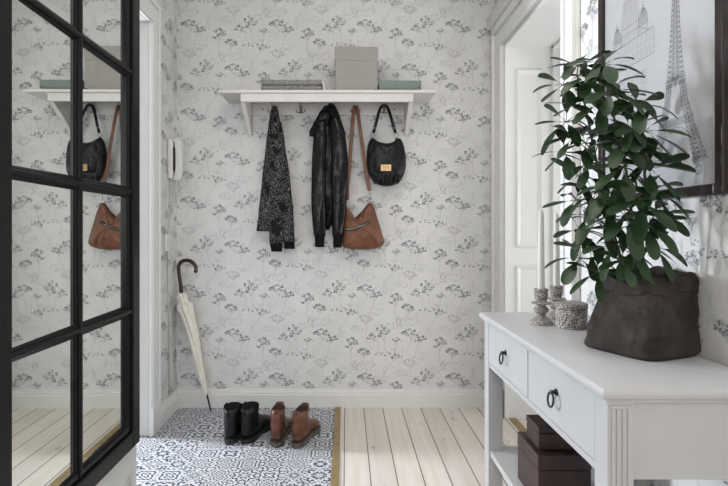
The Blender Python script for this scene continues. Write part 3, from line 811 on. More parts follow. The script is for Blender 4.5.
def catm(p, k=5):
    o = []
    for i in range(len(p) - 1):
        a, b, c, d = p[max(i - 1, 0)], p[i], p[i + 1], p[min(i + 2, len(p) - 1)]
        for s in range(k):
            t = s / k
            o.append(.5 * ((2 * b) + (c - a) * t + (2 * a - 5 * b + 4 * c - d) * t * t + (3 * b - a - 3 * c + d) * t ** 3))
    o.append(p[-1]); return o
pp = catm([Vector(x) for x in hp]); q.tube(pp, [.0105] * (len(pp) - 1) + [.008], n=14); q.build('crook_handle', 'dwood', um, smooth=True)

# ------------------------------------------------------------------ boots
def footprint(n=40, L=.275, grow=0, heel_only=False):
    """sole outline, heel at y=0 pointing +y"""
    tab = [(0, .0), (.012, .020), (.04, .031), (.09, .030), (.14, .029), (.19, .042), (.215, .044), (.24, .040), (.262, .026), (.272, .012), (.275, 0)]
    pts_r = []
    m = 22
    for i in range(m + 1):
        y = L * (.5 - .5 * math.cos(PI * i / m)); w = smooth_interp(tab, y * .275 / L)[0]
        pts_r.append((y, w))
    return pts_r
def make_boot(t, side, upper, sole, lining, rim, hgt, base):
    """local coords: heel back at y=0, toe +y, base z=0; side=+1 right foot"""
    B = Vector(base)
    fp = footprint()
    def out(y, w, s):   # bend towards inside at the ball
        c = -side * .010 * math.sin(min(1, max(0, (y - .08) / .2)) * PI * .6)
        return c + s * w
    def sole_poly(g, y0, y1):
        a = [(out(y, w + g, 1), y + (g if y > .2 else -g if y < .02 else 0)) for y, w in fp if y0 <= y <= y1]
        b = [(out(y, w + g, -1), y + (g if y > .2 else -g if y < .02 else 0)) for y, w in fp if y0 <= y <= y1]
        return a + b[::-1]
    q = MB(); poly = [(x + B.x, y + B.y) for x, y in sole_poly(.0035, -1, 1)]
    q.prism(poly, 'Z', B.z + .013, B.z + .022)
    q.build('sole', sole, t, loc=B)
    q = MB(); q.prism([(x + B.x, y + B.y) for x, y in sole_poly(.0025, -1, .082)], 'Z', B.z, B.z + .0145); q.build('heel', sole, t, loc=B, bevel=.002)
    q = MB(); q.prism([(x + B.x, y + B.y) for x, y in sole_poly(.002, .155, 1)], 'Z', B.z, B.z + .0145); q.build('tread', sole, t, loc=B)
    # upper: sock loft, ring planes swing from vertical (toe) to horizontal (shaft top)
    n = 32; rings = []
    zs0 = .022
    # foot sections at y from toe backward to y=.135
    for y, hh in ((.268, .016), (.262, .028), (.25, .038), (.232, .046), (.21, .053), (.185, .062), (.16, .076), (.14, .094)):
        w = smooth_interp([(a, b) for a, b in fp], y)[0] * .98
        c = out(y, 0, 1); rg = []
        for j in range(n):
            a = 2 * PI * j / n; ca, sa = math.cos(a), math.sin(a)
            x = c + w * math.copysign(abs(ca) ** .75, ca) * (1 if sa < 0 else (1 - .22 * sa))
            z = zs0 + (hh / 2) * (1 + math.copysign(abs(sa) ** .8, sa))
            # swing plane: upper points lean back for rear sections
            rg.append(B + Vector((x, y - (.012 if sa > 0 else 0) * sa * (.27 - y) / .13, z)))
        rings.append(rg)
    # pivot sections: front point climbs the instep, back point runs along the sole to heel then up
    fr = [(.118, .116), (.112, .132), (.111, .150), (.112, hgt)]
    bk = [(.075, .022), (.002, .024), (-.004, .085), (.004, hgt)]
    wd = [.034, .034, .034, .037]
    for (fy, fz), (by, bz), w in zip(fr, bk, wd):
        rg = []
        last = (fz == hgt)
        for j in range(n):
            a = 2 * PI * j / n; ca, sa = math.cos(a), math.sin(a)
            k = (sa + 1) / 2
            x = out(.05, 0, 1) + w * math.copysign(abs(ca) ** .85, ca)
            y = by + (fy - by) * k; z = bz + (fz - bz) * k
            if not last and bz < .03:
                z = bz + (fz - bz) * k ** 1.2
                if k < .5: x = out(.05, 0, 1) + (w - .002) * math.copysign(abs(ca) ** .7, ca)
            if last: z += rim(a)
            rg.append(B + Vector((x, y, z)))
        rings.append(rg)
    q = MB()
    # densify between pivot sections
    dense = [rings[0]]
    for r0, r1 in zip(rings, rings[1:]):
        for k in (1, 2, 3):
            t_ = k / 3; dense.append([p.lerp(s, t_) for p, s in zip(r0, r1)])
    wr = random.Random(int(hgt * 1000) + side)
    sm = dense
    for _ in range(2):
        nw = [sm[0]]
        for i in range(1, len(sm) - 1): nw.append([(sm[i - 1][j] + sm[i][j] * 2 + sm[i + 1][j]) / 4 for j in range(n)])
        nw.append(sm[-1]); sm = nw
    # ankle creases
    for i, r0 in enumerate(sm):
        for j, p in enumerate(r0):
            zz = p.z - B.z
            if .06 < zz < hgt - .03:
                d = .0022 * math.sin(zz * 190 + math.sin(j * .4) * 1.5)
                c = B + Vector((out(.05, 0, 1), .055, zz)); v = (p - c); v.z = 0
                if v.length > 1e-5: sm[i][j] = p + v.normalized() * d
    # lining: go over the rim and down inside
    top = sm[-1]; cx = sum(top, Vector()) / n
    inn = [[cx.lerp(p, .90) + Vector((0, 0, p.z - cx.z)) * .10 for p in top]]
    q.loft(sm + inn, upper, True, False)
    deep = [Vector((cx.x + (p.x - cx.x) * .86, cx.y + (p.y - cx.y) * .86, B.z + .10)) for p in top]
    q.build('upper', upper, t, smooth=True, loc=B)
    q = MB(); q.loft([inn[0], deep], lining, False, True); q.build('lining', lining, t, smooth=True, loc=B)

def place_boots(kind, heel_l, heel_r, ang_l, ang_r, labels, group, upper, sole, lining, hgt, rim, tabs):
    for (hx, hy), ang, side, lab in ((heel_l, ang_l, -1, labels[0]), (heel_r, ang_r, 1, labels[1])):
        t = thing(kind, lab, 'boot', (0, 0, .0005), group)
        make_boot(t, side, upper, sole, lining, rim, hgt, (0, 0, .0005))
        tabs(t, side)
        t.location = (hx, hy, .0005); t.rotation_euler = (0, 0, -ang)
def pull_tab(t, y, z, lean, m, h=.03, w=.011, x=0):
    q = MB()
    pts = [Vector((x, y, z - .012)), Vector((x, y + lean * .4, z + h * .5)), Vector((x, y + lean, z + h))]
    q.tube(pts, [(w, .0022), (w, .0022), (w * .7, .002)], n=10)
    q.build('pull_tab', m, t, smooth=True, loc=(0, 0, .0005))
def black_tabs(t, s):
    pull_tab(t, -.001, .150, -.005, 'bboot', h=.018)
    for sx_ in (-1, 1):
        q = MB(); c = .0 - s * .0
        poly = [(.040, .178), (.082, .180), (.072, .100), (.058, .085), (.050, .100)]
        X = c + sx_ * .0365
        q.prism([(y, z) for y, z in poly], 'X', X - .0025, X + .0025); q.build('elastic_gore', 'knit', t, loc=(0, 0, .0005))
def brown_tabs(t, s):
    pull_tab(t, .004, .168, -.003, 'cognac', h=.014)
    q = MB()
    q.loft([[Vector(((.026 - .012 * k) * math.cos(a), .112 + .004 * math.sin(a) + k * .016, z - .006 * k * math.cos(a) ** 2)) if True else None for a in [2 * PI * i / 20 for i in range(20)]] for k, z in ((0, .145), (.3, .165), (.5, .182))]); q.build('tongue', 'cognac', t, smooth=True, loc=(0, 0, .0005))
    q = MB()
    for k in range(5):
        z = .105 + k * .015; y = .124 - .004 * k
        q.tube([(-.018, y - .008, z), (0, y + .004, z + .002), (.018, y - .008, z)], .0022, n=6)
    q.build('laces', 'lining', t, smooth=True, loc=(0, 0, .0005))
def rimb(a): return .010 * max(0, math.sin(a)) + .004 * math.cos(2 * a) - .004
place_boots('ankle_boot', (-.571, 2.475), (-.499, 2.485), .12, .36,
            ('left black leather ankle boot of the pair on patterned tiles', 'right black leather ankle boot turned outward beside the brown pair'),
            'black ankle boots', 'bboot', 'bsole', 'dlining', .172, rimb, black_tabs)
def rimc(a): return .013 * math.sin(a) ** 2 - .012 * math.cos(a) ** 4 + (.012 if math.cos(a) > .8 else 0)
place_boots('lace_boot', (-.337, 2.445), (-.243, 2.435), .04, .34,
            ('left brown leather lace boot standing next to the black pair', 'right brown leather lace boot closest to the brass floor strip'),
            'brown leather boots', 'cognac', 'sole', 'lining', .165, rimc, brown_tabs)

# ------------------------------------------------------------------ console table
CT = .74; CX0, CX1 = .497, .858; CN, CF = .985, 1.905
ct = thing('console_table', 'grey white painted console table with two drawers against right wall', 'table', (.68, 1.44, 0))
q = MB()
prof_o = [(0, 0), (.012, .004), (.012, .008), (.003, .014), (.0, .022)]
# moulded top: stacked outlines (overhang in, z)
lay = [(.013, CT - .030), (.011, CT - .024), (.003, CT - .020), (.0, CT - .014), (.0, CT - .008), (.003, CT - .002), (.007, CT)]
q.loft([[(CX0 + e, CN + e, z), (CX1, CN + e, z), (CX1, CF - e, z), (CX0 + e, CF - e, z)] for e, z in lay])
q.build('table_top', 'console', ct, smooth=True, auto=30)
LX0, LX1, LN, LF = CX0 + .016, CX1 - .006, CN + .016, CF - .016
LEGW = .052
for (x0, y0) in ((LX0, LN), (LX0, LF - LEGW), (LX1 - LEGW, LN), (LX1 - LEGW, LF - LEGW)):
    q = MB(); q.box((x0, y0, 0), (x0 + LEGW, y0 + LEGW, CT - .030), 'console')
    if y0 == LN:      # fluted face: three raised fillets
        for k in range(4):
            xa = x0 + .007 + k * .0107
            q.box((xa, y0 - .003, .08), (xa + .0058, y0, CT - .043), 'console')
        q.box((x0 + .005, y0 - .003, CT - .043), (x0 + LEGW - .005, y0, CT - .036), 'console')
    q.build('leg', 'console', ct, bevel=.0012)
AP = .552
for y0 in (LN + .012, LF - .028):
    q = MB(); q.box((LX0 + LEGW, y0, AP), (LX1 - LEGW, y0 + .016, CT - .030))
    q.build('side_panel', 'console', ct, bevel=.001)
q = MB(); q.box((LX1 - .014, LN + LEGW, AP), (LX1, LF - LEGW, CT - .030)); q.build('back_panel', 'console', ct)
YM = 1.44
q = MB(); q.box((LX0 + .003, LN + LEGW, AP), (LX0 + .04, LF - LEGW, AP + .016)); q.box((LX0 + .003, YM - .004, AP + .016), (LX0 + .04, YM + .004, CT - .030)); q.build('drawer_rail', 'console', ct, bevel=.001)
for (y0, y1) in ((LN + LEGW + .002, YM - .006), (YM + .006, LF - LEGW - .002)):
    q = MB(); q.box((LX0 + .001, y0, AP + .0185), (LX0 + .019, y1, CT - .032)); dr = q.build('drawer', 'console', ct, bevel=.0015)
    yc = (y0 + y1) / 2; zc = .640
    kb_ = MB(); kb_.lathe([(.0085, 0), (.0085, .003), (.005, .006), (.005, .011), (.0065, .014), (.003, .016)], (0, 0, 0), n=14)
    kb_.v = [Vector((LX0 + .0012 - v.z, yc + v.x, zc + .012 + v.y)) for v in kb_.v]; kb_.build('ring_backplate', 'iron', dr, smooth=True, auto=40, loc=parent_loc(dr))
    kr = MB(); kr.tube([(LX0 - .012 - .004 * (1 - math.cos(a)) * .5, yc + .0165 * math.sin(a), zc - .006 + .0175 * math.cos(a)) for a in [2 * PI * i / 24 for i in range(25)]], .0026, n=8, cap=False)
    kr.build('ring_pull', 'iron', dr, smooth=True, loc=parent_loc(dr))
q = MB(); q.box((LX0 + .008, LN + .004, .228), (LX1 - .004, LF - .004, .250)); q.build('lower_shelf', 'console', ct, bevel=.002)

# boxes on the lower shelf
def wood_box(label, x0, x1, y0, y1, z0, h):
    t = thing('wooden_box', label, 'box', ((x0 + x1) / 2, (y0 + y1) / 2, z0))
    q = MB(); q.box((x0, y0, z0), (x1, y1, z0 + h * .70)); q.build('box_body', 'plumbox', t, bevel=.003)
    q = MB(); q.box((x0 - .001, y0 - .001, z0 + h * .70 + .0012), (x1 + .001, y1 + .001, z0 + h)); q.build('lid', 'plumbox', t, bevel=.003)
wood_box('larger dark plum box on lower console shelf, bottom of the stack', .552, .705, 1.465, 1.640, .2505, .149)
wood_box('smaller dark plum box stacked on top of the larger one', .566, .675, 1.498, 1.600, .4005, .068)

# candle holders, candles, lidded pot
def holder(label, lab2, px, base_py, top_py, ctop_py, Yc):
    x = (px - CX) * Yc / F; zt_ = H - (top_py - CY) * Yc / F
    t = thing('candle_holder', label, 'candle holder', (x, Yc, CT + .0005))
    h = zt_ - CT - .0005; z = CT + .0005
    q = MB()
    q.lathe([(.037, 0), (.038, .003), (.034, .010), (.024, .018), (.0145, .026), (.0125, .031), (.018, .036), (.023, .042), (.024, .048), (.019, .055), (.014, .060), (.0145, .063), (.030, .066), (.032, .0685), (.030, .071), (.018, .073), (.0165, .076), (.0195, .081), (.0215, .092), (.0215, h - .006), (.0235, h - .003), (.0225, h), (.013, h), (.012, h - .012)], (x, Yc, z), n=28)
    q.build('holder_body', 'ceramic', t, smooth=True, auto=50)
    c = thing('taper_candle', lab2, 'candle', (x, Yc, zt_ - .011))
    zc = H - (ctop_py - CY) * Yc / F
    q = MB(); q.lathe([(.0112, zt_ - .0115), (.0112, zt_ + .01), (.0085, zc - .018), (.006, zc - .006), (.002, zc)], (x, Yc, 0), n=16); q.build('wax', 'candle', c, smooth=True, auto=50)
    q = MB(); q.tube([(x, Yc, zc - .002), (x - .002, Yc, zc + .007), (x - .005, Yc, zc + .010)], .0009, n=5); q.build('wick', 'cord', c)
holder('patterned ceramic candle holder nearer the front edge of console', 'white taper candle in the nearer candle holder', 541.2, 324, 288.5, 209, 1.664)
holder('patterned ceramic candle holder partly behind the round pot', 'white taper candle in the holder behind the round pot', 556.5, 318, 285.5, 213, 1.765)
px_, py_ = .708, 1.604
lp = thing('lidded_pot', 'small round patterned ceramic pot with lid beside candle holders', 'pot', (px_, py_, CT + .0005))
q = MB(); q.lathe([(.044, 0), (.046, .003), (.047, .058), (.044, .060)], (px_, py_, CT + .0005), n=36); q.build('pot_body', 'ceramic2', lp, smooth=True, auto=40)
q = MB(); q.lathe([(.048, .061), (.0490, .063), (.0490, .074), (.047, .078), (.040, .080), (.002, .081)], (px_, py_, CT + .0005), n=36); q.build('lid', 'ceramic', lp, smooth=True, auto=40)

# ------------------------------------------------------------------ potted schefflera in paper bag
pc = Vector((.7515, 1.306, CT + .001))
pt = thing('potted_plant', 'green umbrella plant in crumpled dark paper bag pot on console', 'plant', pc)
def sq_ring(c, half, ang, n=64, pw=.30, jit=None):
    o = []
    for j in range(n):
        a = 2 * PI * j / n; ca, sa = math.cos(a), math.sin(a)
        x = half[0] * math.copysign(abs(ca) ** pw, ca); y = half[1] * math.copysign(abs(sa) ** pw, sa)
        if jit: 
            k = jit(a); x *= k; y *= k
        o.append(Vector((c.x + x * math.cos(ang) - y * math.sin(ang), c.y + x * math.sin(ang) + y * math.cos(ang), c.z)))
    return o
ANG = math.radians(24)
rj = random.Random(12)
def crumple(ph, amp): return lambda a: 1 + amp * math.sin(3 * a + ph) + amp * .7 * math.sin(7 * a + ph * 2.3)
NB = 128
rings = []
for i in range(53):
    t = i / 52; z = .196 * t
    k = 1.05 - .16 * t + .03 * math.sin(PI * min(1, t * 1.15)) - (.07 * (1 - t / .06) ** 2 if t < .06 else 0)
    c = pc + Vector((.024 * t, .004 * t, z))
    rg = sq_ring(c, (.096 * k, .100 * k), ANG, n=NB, pw=.36 + .22 * t)
    out_ = []
    for p in rg:
        d = (p - c); d.z = 0; d.normalize()
        v = Vector((p.x * 16, p.y * 16, p.z * 13))
        ridg = abs(mnoise.noise(v)) * 1.0 + abs(mnoise.noise(v * 2.3 + Vector((5, 1, 2)))) * .45
        fine = abs(mnoise.noise(v * 3.1 + Vector((2, 7, 4)))) * .0035 + abs(mnoise.noise(v * 6.5)) * .0018
        out_.append(p + d * (.0045 - (.014 * ridg + fine) * min(1, t * 6 + .15)))
    if t > .93: out_ = [p + Vector((0, 0, .006 * math.sin(3 * j / NB * 2 * PI + 1) + .004 * math.sin(9 * j / NB * 2 * PI))) for j, p in enumerate(out_)]
    rings.append(out_)
def inset(rg, k, dz): 
    c = sum(rg, Vector()) / len(rg)
    return [Vector((c.x + (p.x - c.x) * k, c.y + (p.y - c.y) * k, p.z + dz)) for p in rg]
q = MB(); q.loft(rings + [inset(rings[-1], .965, 0), inset(rings[-2], .955, -.02)], None, True, False); bagp = q.build('paper_bag_pot', 'kraft', pt, smooth=True)
# folded-over cuff
top = rings[-1]
cuff = []
for ri, sc_k, dz in ((52, .965, 0), (52, 1.01, .004), (51, 1.05, .001), (49, 1.065, 0), (46, 1.06, 0), (43, 1.055, 0), (41, 1.05, 0), (40, 1.035, 0)):
    rg = inset(rings[ri], sc_k, dz)
    if ri < 47: rg = [p + Vector((0, 0, .005 * math.sin(5 * j / NB * 2 * PI + 2) + .003 * math.sin(11 * j / NB * 2 * PI))) for j, p in enumerate(rg)]
    cuff.append(rg)
q = MB(); q.loft(cuff, None, False, False)
q.build('folded_cuff', 'kraft', bagp, smooth=True, loc=parent_loc(bagp)).modifiers.new('s', 'SOLIDIFY').thickness = .0025
q = MB(); so_ = [inset(rings[40], .93, .0)]; q.add(so_[0], [tuple(range(NB))]); q.build('soil', 'soil', pt)

# foliage
fol = MB(); stm = MB(); rl = random.Random(21)
def leaf(o, d, L, W, droop, roll):
    """obovate leaflet from o along d"""
    d = d.normalized(); up = Vector((0, 0, 1))
    sd = d.cross(up)
    if sd.length < .1: sd = Vector((1, 0, 0))
    sd.normalize(); nm = sd.cross(d)
    sd = (sd * math.cos(roll) + nm * math.sin(roll)).normalized(); nm = sd.cross(d)
    prof = [(0, .04), (.10, .10), (.25, .50), (.45, .85), (.62, 1.0), (.78, .90), (.90, .72), (.97, .42), (1, .10)]
    vs = []; fs = []
    for t, w in prof:
        s = t * L
        c = o + d * (s * (1 - .18 * droop * t)) + Vector((0, 0, -1)) * (droop * L * .55 * t * t)
        cu = .20 * w * W
        vs += [c - sd * w * W * .5 + nm * cu * .35, c - nm * cu * .25, c + sd * w * W * .5 + nm * cu * .35]
    for i in range(len(prof) - 1):
        a = i * 3
        fs += [(a, a + 1, a + 4, a + 3), (a + 1, a + 2, a + 5, a + 4)]
    fol.add(vs, fs)
def clampwall(p): 
    return Vector((min(p.x, XR - .035), p.y, p.z))
def whorl(c, axis, n, L, seed):
    r = random.Random(seed); axis = axis.normalized()
    u = axis.cross(Vector((0, 0, 1)))
    if u.length < .1: u = Vector((1, 0, 0))
    u.normalize(); v = axis.cross(u)
    a0 = r.uniform(0, 2 * PI)
    for k in range(n):
        a = a0 + 2 * PI * k / n + r.uniform(-.22, .22)
        d = (u * math.cos(a) + v * math.sin(a)) * 1.0 + axis * r.uniform(.05, .40)
        d.normalize()
        ll = L * r.uniform(.92, 1.24)
        tip = c + d * (ll + .02)
        if tip.x > XR - .012:
            d.x -= (tip.x - (XR - .012)) / (ll + .02); d.normalize()
        pl = .016 * r.uniform(.8, 1.2)
        stm.tube([c, c + d * pl], .0009, n=4)
        leaf(c + d * pl * .95, d, ll, ll * r.uniform(.35, .45), r.uniform(.15, .85), r.uniform(-.6, .6))
# main stems
root = pc + Vector((0, 0, .14))
stems = [
    [root + Vector((.002, .0, 0)), P(632, 240, 1.30), P(630, 200, 1.295), P(622, 150, 1.30), P(612, 110, 1.30), P(604, 72, 1.30)],
    [root + Vector((-.02, .012, 0)), P(618, 250, 1.33), P(606, 205, 1.34), P(596, 160, 1.345), P(586, 110, 1.35), P(577, 75, 1.35)],
    [root + Vector((.016, -.015, 0)), P(641, 245, 1.26), P(645, 200, 1.25), P(644, 160, 1.25), P(640, 115, 1.25)],
]
for s in stems:
    pts = catm([Vector(p) for p in s], 6); n_ = len(pts)
    stm.tube(pts, [.0055 - .0032 * i / n_ for i in range(n_)], n=8)
SP = [catm([Vector(p) for p in s], 8) for s in stems]
WH = [  # px, py, depth, leaf count, leaf length
 (579, 66, 1.36, 7, .070), (563, 85, 1.37, 7, .072), (604, 64, 1.30, 7, .072), (609, 90, 1.26, 8, .078), (637, 106, 1.25, 8, .078),
 (566, 122, 1.38, 7, .070), (600, 117, 1.33, 8, .074), (645, 131, 1.24, 8, .080), (565, 152, 1.36, 6, .070), (623, 143, 1.24, 8, .080),
 (585, 143, 1.34, 7, .070), (650, 168, 1.24, 8, .074), (622, 167, 1.22, 8, .074), (590, 165, 1.33, 7, .068), (640, 150, 1.32, 6, .07),
 (576, 200, 1.38, 6, .068), (595, 193, 1.30, 8, .074), (616, 188, 1.24, 8, .078), (652, 190, 1.25, 7, .070), (640, 200, 1.20, 7, .084),
 (580, 230, 1.36, 6, .068), (600, 222, 1.29, 7, .074), (626, 216, 1.20, 8, .080), (646, 224, 1.19, 6, .078), (590, 250, 1.33, 6, .066),
 (612, 247, 1.24, 7, .070), (634, 246, 1.22, 7, .072), (655, 247, 1.24, 5, .068), (590, 92, 1.34, 7, .068), (578, 176, 1.40, 6, .07),
 (612, 205, 1.40, 7, .074), (603, 142, 1.42, 7, .07), (622, 100, 1.38, 6, .066), (575, 105, 1.33, 6, .066), (652, 214, 1.27, 6, .064), (588, 78, 1.30, 7, .07), (599, 103, 1.28, 7, .07), (628, 128, 1.24, 7, .072), (572, 138, 1.33, 6, .068), (580, 258, 1.31, 6, .066), (597, 272, 1.27, 6, .060), (586, 215, 1.30, 6, .068), (622, 262, 1.20, 6, .058)]
for i, (px, py, Y, n_, L) in enumerate(WH):
    c = clampwall(P(px, py, Y))
    # attach to nearest stem point that lies lower
    best = None
    for s in SP:
        for p in s:
            if p.z < c.z - .015 or p.z < pc.z + .2:
                d = (p - c).length + abs((c.z - p.z) - .05) * .6
                if best is None or d < best[0]: best = (d, p)
    a = best[1]
    mid = a.lerp(c, .5) + Vector((0, 0, .012))
    stm.tube(catm([a, mid, c], 4), .0017, n=5)
    axis = (c - a); axis.normalize(); axis = axis * .4 + Vector((rl.uniform(-.35, .25), rl.uniform(-1.4, -.65), .5))
    whorl(c, axis, n_, L, 100 + i)
stm.build('stems', 'stem', pt, smooth=True)
fo = fol.build('foliage', 'leaf', pt, smooth=True)

# ------------------------------------------------------------------ framed print
pf = thing('framed_print', 'dark wood framed line drawing of a lattice tower on right wall', 'picture', (XR, 1.447, 1.13))
Y0, Y1, Z0, Z1 = 1.160, 1.735, 1.130, 1.895; fw = .027
XF = XR - .024
q = MB()
for (a, b) in (((Y0, Z0), (Y0 + fw, Z1)), ((Y1 - fw, Z0), (Y1, Z1)), ((Y0 + fw, Z0), (Y1 - fw, Z0 + fw)), ((Y0 + fw, Z1 - fw), (Y1 - fw, Z1))):
    q.box((XF, a[0], a[1]), (XR - .001, b[0], b[1]))
q.build('picture_frame', 'frame', pf, bevel=.004)
XS = XR - .012
q = MB(); q.box((XS, Y0 + fw - .002, Z0 + fw - .002), (XR - .002, Y1 - fw + .002, Z1 - fw + .002)); ps = q.build('print_sheet', 'sheet', pf)
ink = MB()
def ln(p, q_, w=.0012, m='ink'):
    (a, b), (c, d) = p, q_
    dx, dy = c - a, d - b; L = math.hypot(dx, dy)
    if L < 1e-6: return
    nx, ny = -dy / L * w / 2, dx / L * w / 2
    X = XS - (.0004 if m == 'ink' else .0003)
    ink.add([(X, a - nx, b - ny), (X, c - nx, d - ny), (X, c + nx, d + ny), (X, a + nx, b + ny)], [(0, 1, 2, 3)], m)
# iron lattice tower
TC, TB, TS = 1.3435, 1.228, .00186
def tw(h):   # half outer width in metres of the tower at real height h
    return smooth_interp([(0, 62.5), (20, 52), (57, 35), (85, 25), (115, 18.5), (160, 12.5), (200, 9), (240, 6.5), (276, 5), (300, 1)], h)[0]
def lw(h):   # leg width
    return smooth_interp([(0, 25), (57, 15), (115, 10.5), (116, 99)], h)[0]
def pt2(x, h): return (TC - x * TS, TB + h * TS)
for s in (-1, 1):
    hs = [i * 6.3 for i in range(19)]
    for a, b in zip(hs, hs[1:]):
        o0, o1 = s * tw(a), s * tw(b); i0, i1 = s * (tw(a) - lw(a)), s * (tw(b) - lw(b)); m0, m1 = (o0 + i0) / 2, (o1 + i1) / 2
        for u, v in ((o0, o1), (i0, i1), (m0, m1)): ln(pt2(u, a), pt2(v, b), .0014)
        for u, v in ((o0, m1), (m0, o1), (i0, m1), (m0, i1)): ln(pt2(u, a), pt2(v, b), .0009)
        ln(pt2(o0, a), pt2(i0, a), .0010)
    ln(pt2(s * 62, 0), pt2(s * 36, 0), .002)
    ln(pt2(s * 65, -3), pt2(s * 34, -3), .002)
hs = [116 + i * 7.2 for i in range(23)]
for a, b in zip(hs, hs[1:]):
    w0, w1 = tw(a), tw(b)
    for f in (-1, -.33, .33, 1): ln(pt2(f * w0, a), pt2(f * w1, b), .0013)
    ln(pt2(-w0, a), pt2(w1, b), .0009); ln(pt2(w0, a), pt2(-w1, b), .0009); ln(pt2(-w0, a), pt2(w0, a), .0010)
    ln(pt2(0, a), pt2(w1, b), .0008); ln(pt2(0, a), pt2(-w1, b), .0008)
for h, hw, th_ in ((57, 37, 6), (115, 21, 7)):
    for k in range(4): ln(pt2(-hw, h - th_ + k * th_ * .55), pt2(hw, h - th_ + k * th_ * .55), .0012)
    m_n = 22 if h == 57 else 16
    for k in range(m_n + 1): 
        x = -hw + 2 * hw * k / m_n; ln(pt2(x, h - th_), pt2(x, h + th_ * .65), .0009)
for k in range(20):    # arch
    a0, a1 = PI * k / 20, PI * (k + 1) / 20
    for rr, hh in ((37, 39), (40, 44)): ln(pt2(rr * math.cos(a0), hh * math.sin(a0) + 4), pt2(rr * math.cos(a1), hh * math.sin(a1) + 4), .0012)
    ln(pt2(37 * math.cos(a0), 39 * math.sin(a0) + 4), pt2(40 * math.cos(a1), 44 * math.sin(a1) + 4), .0008)
ln(pt2(0, 276), pt2(0, 320), .0012)
# round stamp with tiny marks
sc_ = (1.256, 1.197)
for rr in (.0125, .0100): 
    for k in range(20): 
        a0, a1 = 2 * PI * k / 20, 2 * PI * (k + 1) / 20; ln((sc_[0] + rr * math.cos(a0), sc_[1] + rr * math.sin(a0)), (sc_[0] + rr * math.cos(a1), sc_[1] + rr * math.sin(a1)), .0011)
for k in range(3): ln((sc_[0] + .006, sc_[1] + .004 - k * .004), (sc_[0] - .006, sc_[1] + .004 - k * .004), .0014)
for k in range(6): ln((sc_[0] + .016 - k * .006, sc_[1] + .021), (sc_[0] + .012 - k * .006, sc_[1] + .021), .0016)
# domed church
def arc(cy, cz, ry, rz, a0, a1, n=14, w=.0010, m='ink'):
    pr = None
    for k in range(n + 1):
        a = a0 + (a1 - a0) * k / n; p = (cy + ry * math.cos(a), cz + rz * math.sin(a))
        if pr: ln(pr, p, w, m)
        pr = p
def rect(y0, y1, z0, z1, w=.0010, m='ink'):
    ln((y0, z0), (y1, z0), w, m); ln((y0, z1), (y1, z1), w, m); ln((y0, z0), (y0, z1), w, m); ln((y1, z0), (y1, z1), w, m)
rect(1.437, 1.690, 1.548, 1.622, .0014); rect(1.437, 1.690, 1.590, 1.596, m='ink2')
for k in range(11):
    y = 1.450 + k * .0215; rect(y, y + .010, 1.556, 1.575, .0009, 'ink2'); arc(y + .005, 1.575, .005, .006, 0, PI, 6, .0009, 'ink2')
    rect(y, y + .008, 1.600, 1.615, .0008, 'ink2')
def dome(cy, base, r, drum, hgt):
    rect(cy - r, cy + r, base, base + drum, .0012)
    nn = max(4, int(r / .004))
    for k in range(nn + 1): ln((cy - r + 2 * r * k / nn, base), (cy - r + 2 * r * k / nn, base + drum), .0008, 'ink2')
    for f in (1, .75, .5, .25, -.25, -.5, -.75, -1, 0.01): arc(cy, base + drum, r * f, hgt, 0, PI / 2, 10, .0010 if abs(f) == 1 else .0008, 'ink')
    for zf in [i / 9 for i in range(1, 9)]:
        hw = r * math.cos(math.asin(zf)); ln((cy - hw, base + drum + hgt * zf), (cy + hw, base + drum + hgt * zf), .0008, 'ink2')
    rect(cy - r * .16, cy + r * .16, base + drum + hgt, base + drum + hgt * 1.18, .0010); ln((cy, base + drum + hgt * 1.18), (cy, base + drum + hgt * 1.42), .0012)
dome(1.560, 1.622, .047, .050, .105); dome(1.490, 1.622, .023, .026, .048); dome(1.632, 1.622, .022, .022, .044)
ln((1.46, 1.622), (1.515, 1.650), .0010); ln((1.515, 1.650), (1.60, 1.650), .0010); ln((1.60, 1.650), (1.67, 1.622), .0010)
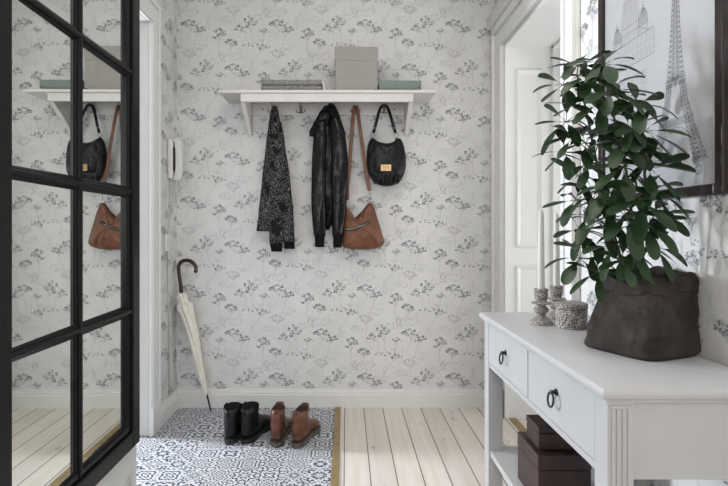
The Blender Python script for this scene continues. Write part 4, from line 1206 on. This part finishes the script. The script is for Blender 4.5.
# townhouse facade lower left
rect(1.478, 1.690, 1.400, 1.508, .0012, 'ink2'); ln((1.472, 1.512), (1.695, 1.512), .0014, 'ink2')
for r_ in range(3):
    for k in range(8): rect(1.490 + k * .025, 1.500 + k * .025, 1.412 + r_ * .033, 1.432 + r_ * .033, .0009, 'ink2')
ink.build('line_drawing', None, ps, loc=parent_loc(ps))

# ------------------------------------------------------------------ light
def area(name, loc, target, sx_, sy_, power, c):
    l = bpy.data.lights.new(name, 'AREA'); l.shape = 'RECTANGLE'; l.size = sx_; l.size_y = sy_; l.energy = power; l.color = c
    o = bpy.data.objects.new(name, l); col.objects.link(o); o.location = loc
    o.rotation_euler = (Vector(target) - Vector(loc)).to_track_quat('-Z', 'Y').to_euler()
    return o
area('window_daylight', (-3.1, 2.87, 1.35), (.3, 2.32, .2), .30, 1.0, 165, (.86, .92, 1.0))
area('front_fill', (.1, -1.15, 1.5), (0, 2.8, .8), 1.1, 1.3, 30, (1.0, .96, .92))  # added soft fill from behind the viewer, not a lamp fitting
area('overhead_fill', (0, 1.2, 2.68), (0, 1.2, 0), .8, 1.2, 17, (1.0, .95, .90))  # added overhead fill, no known ceiling fitting
area('room_daylight', (2.1, 2.1, .9), (1.0, 2.6, 1.9), .8, 1.2, 17, (.97, .98, 1.0))
w = bpy.data.worlds.new('world'); bpy.context.scene.world = w; w.use_nodes = True
w.node_tree.nodes['Background'].inputs[0].default_value = (.93, .96, 1, 1); w.node_tree.nodes['Background'].inputs[1].default_value = .92

cam = bpy.data.cameras.new('camera'); co = bpy.data.objects.new('camera', cam); col.objects.link(co)
co.location = (0, 0, H); co.rotation_euler = (PI / 2, 0, 0)
cam.sensor_width = 36; cam.lens = 36 * F / 728; cam.shift_x = (364 - CX) / 728; cam.shift_y = -(243 - CY) / 728
cam.clip_start = .01
sc = bpy.context.scene; sc.camera = co
sc.view_settings.view_transform = 'Standard'; sc.view_settings.look = 'None'; sc.view_settings.exposure = -.08
sc.cycles.max_bounces = 8
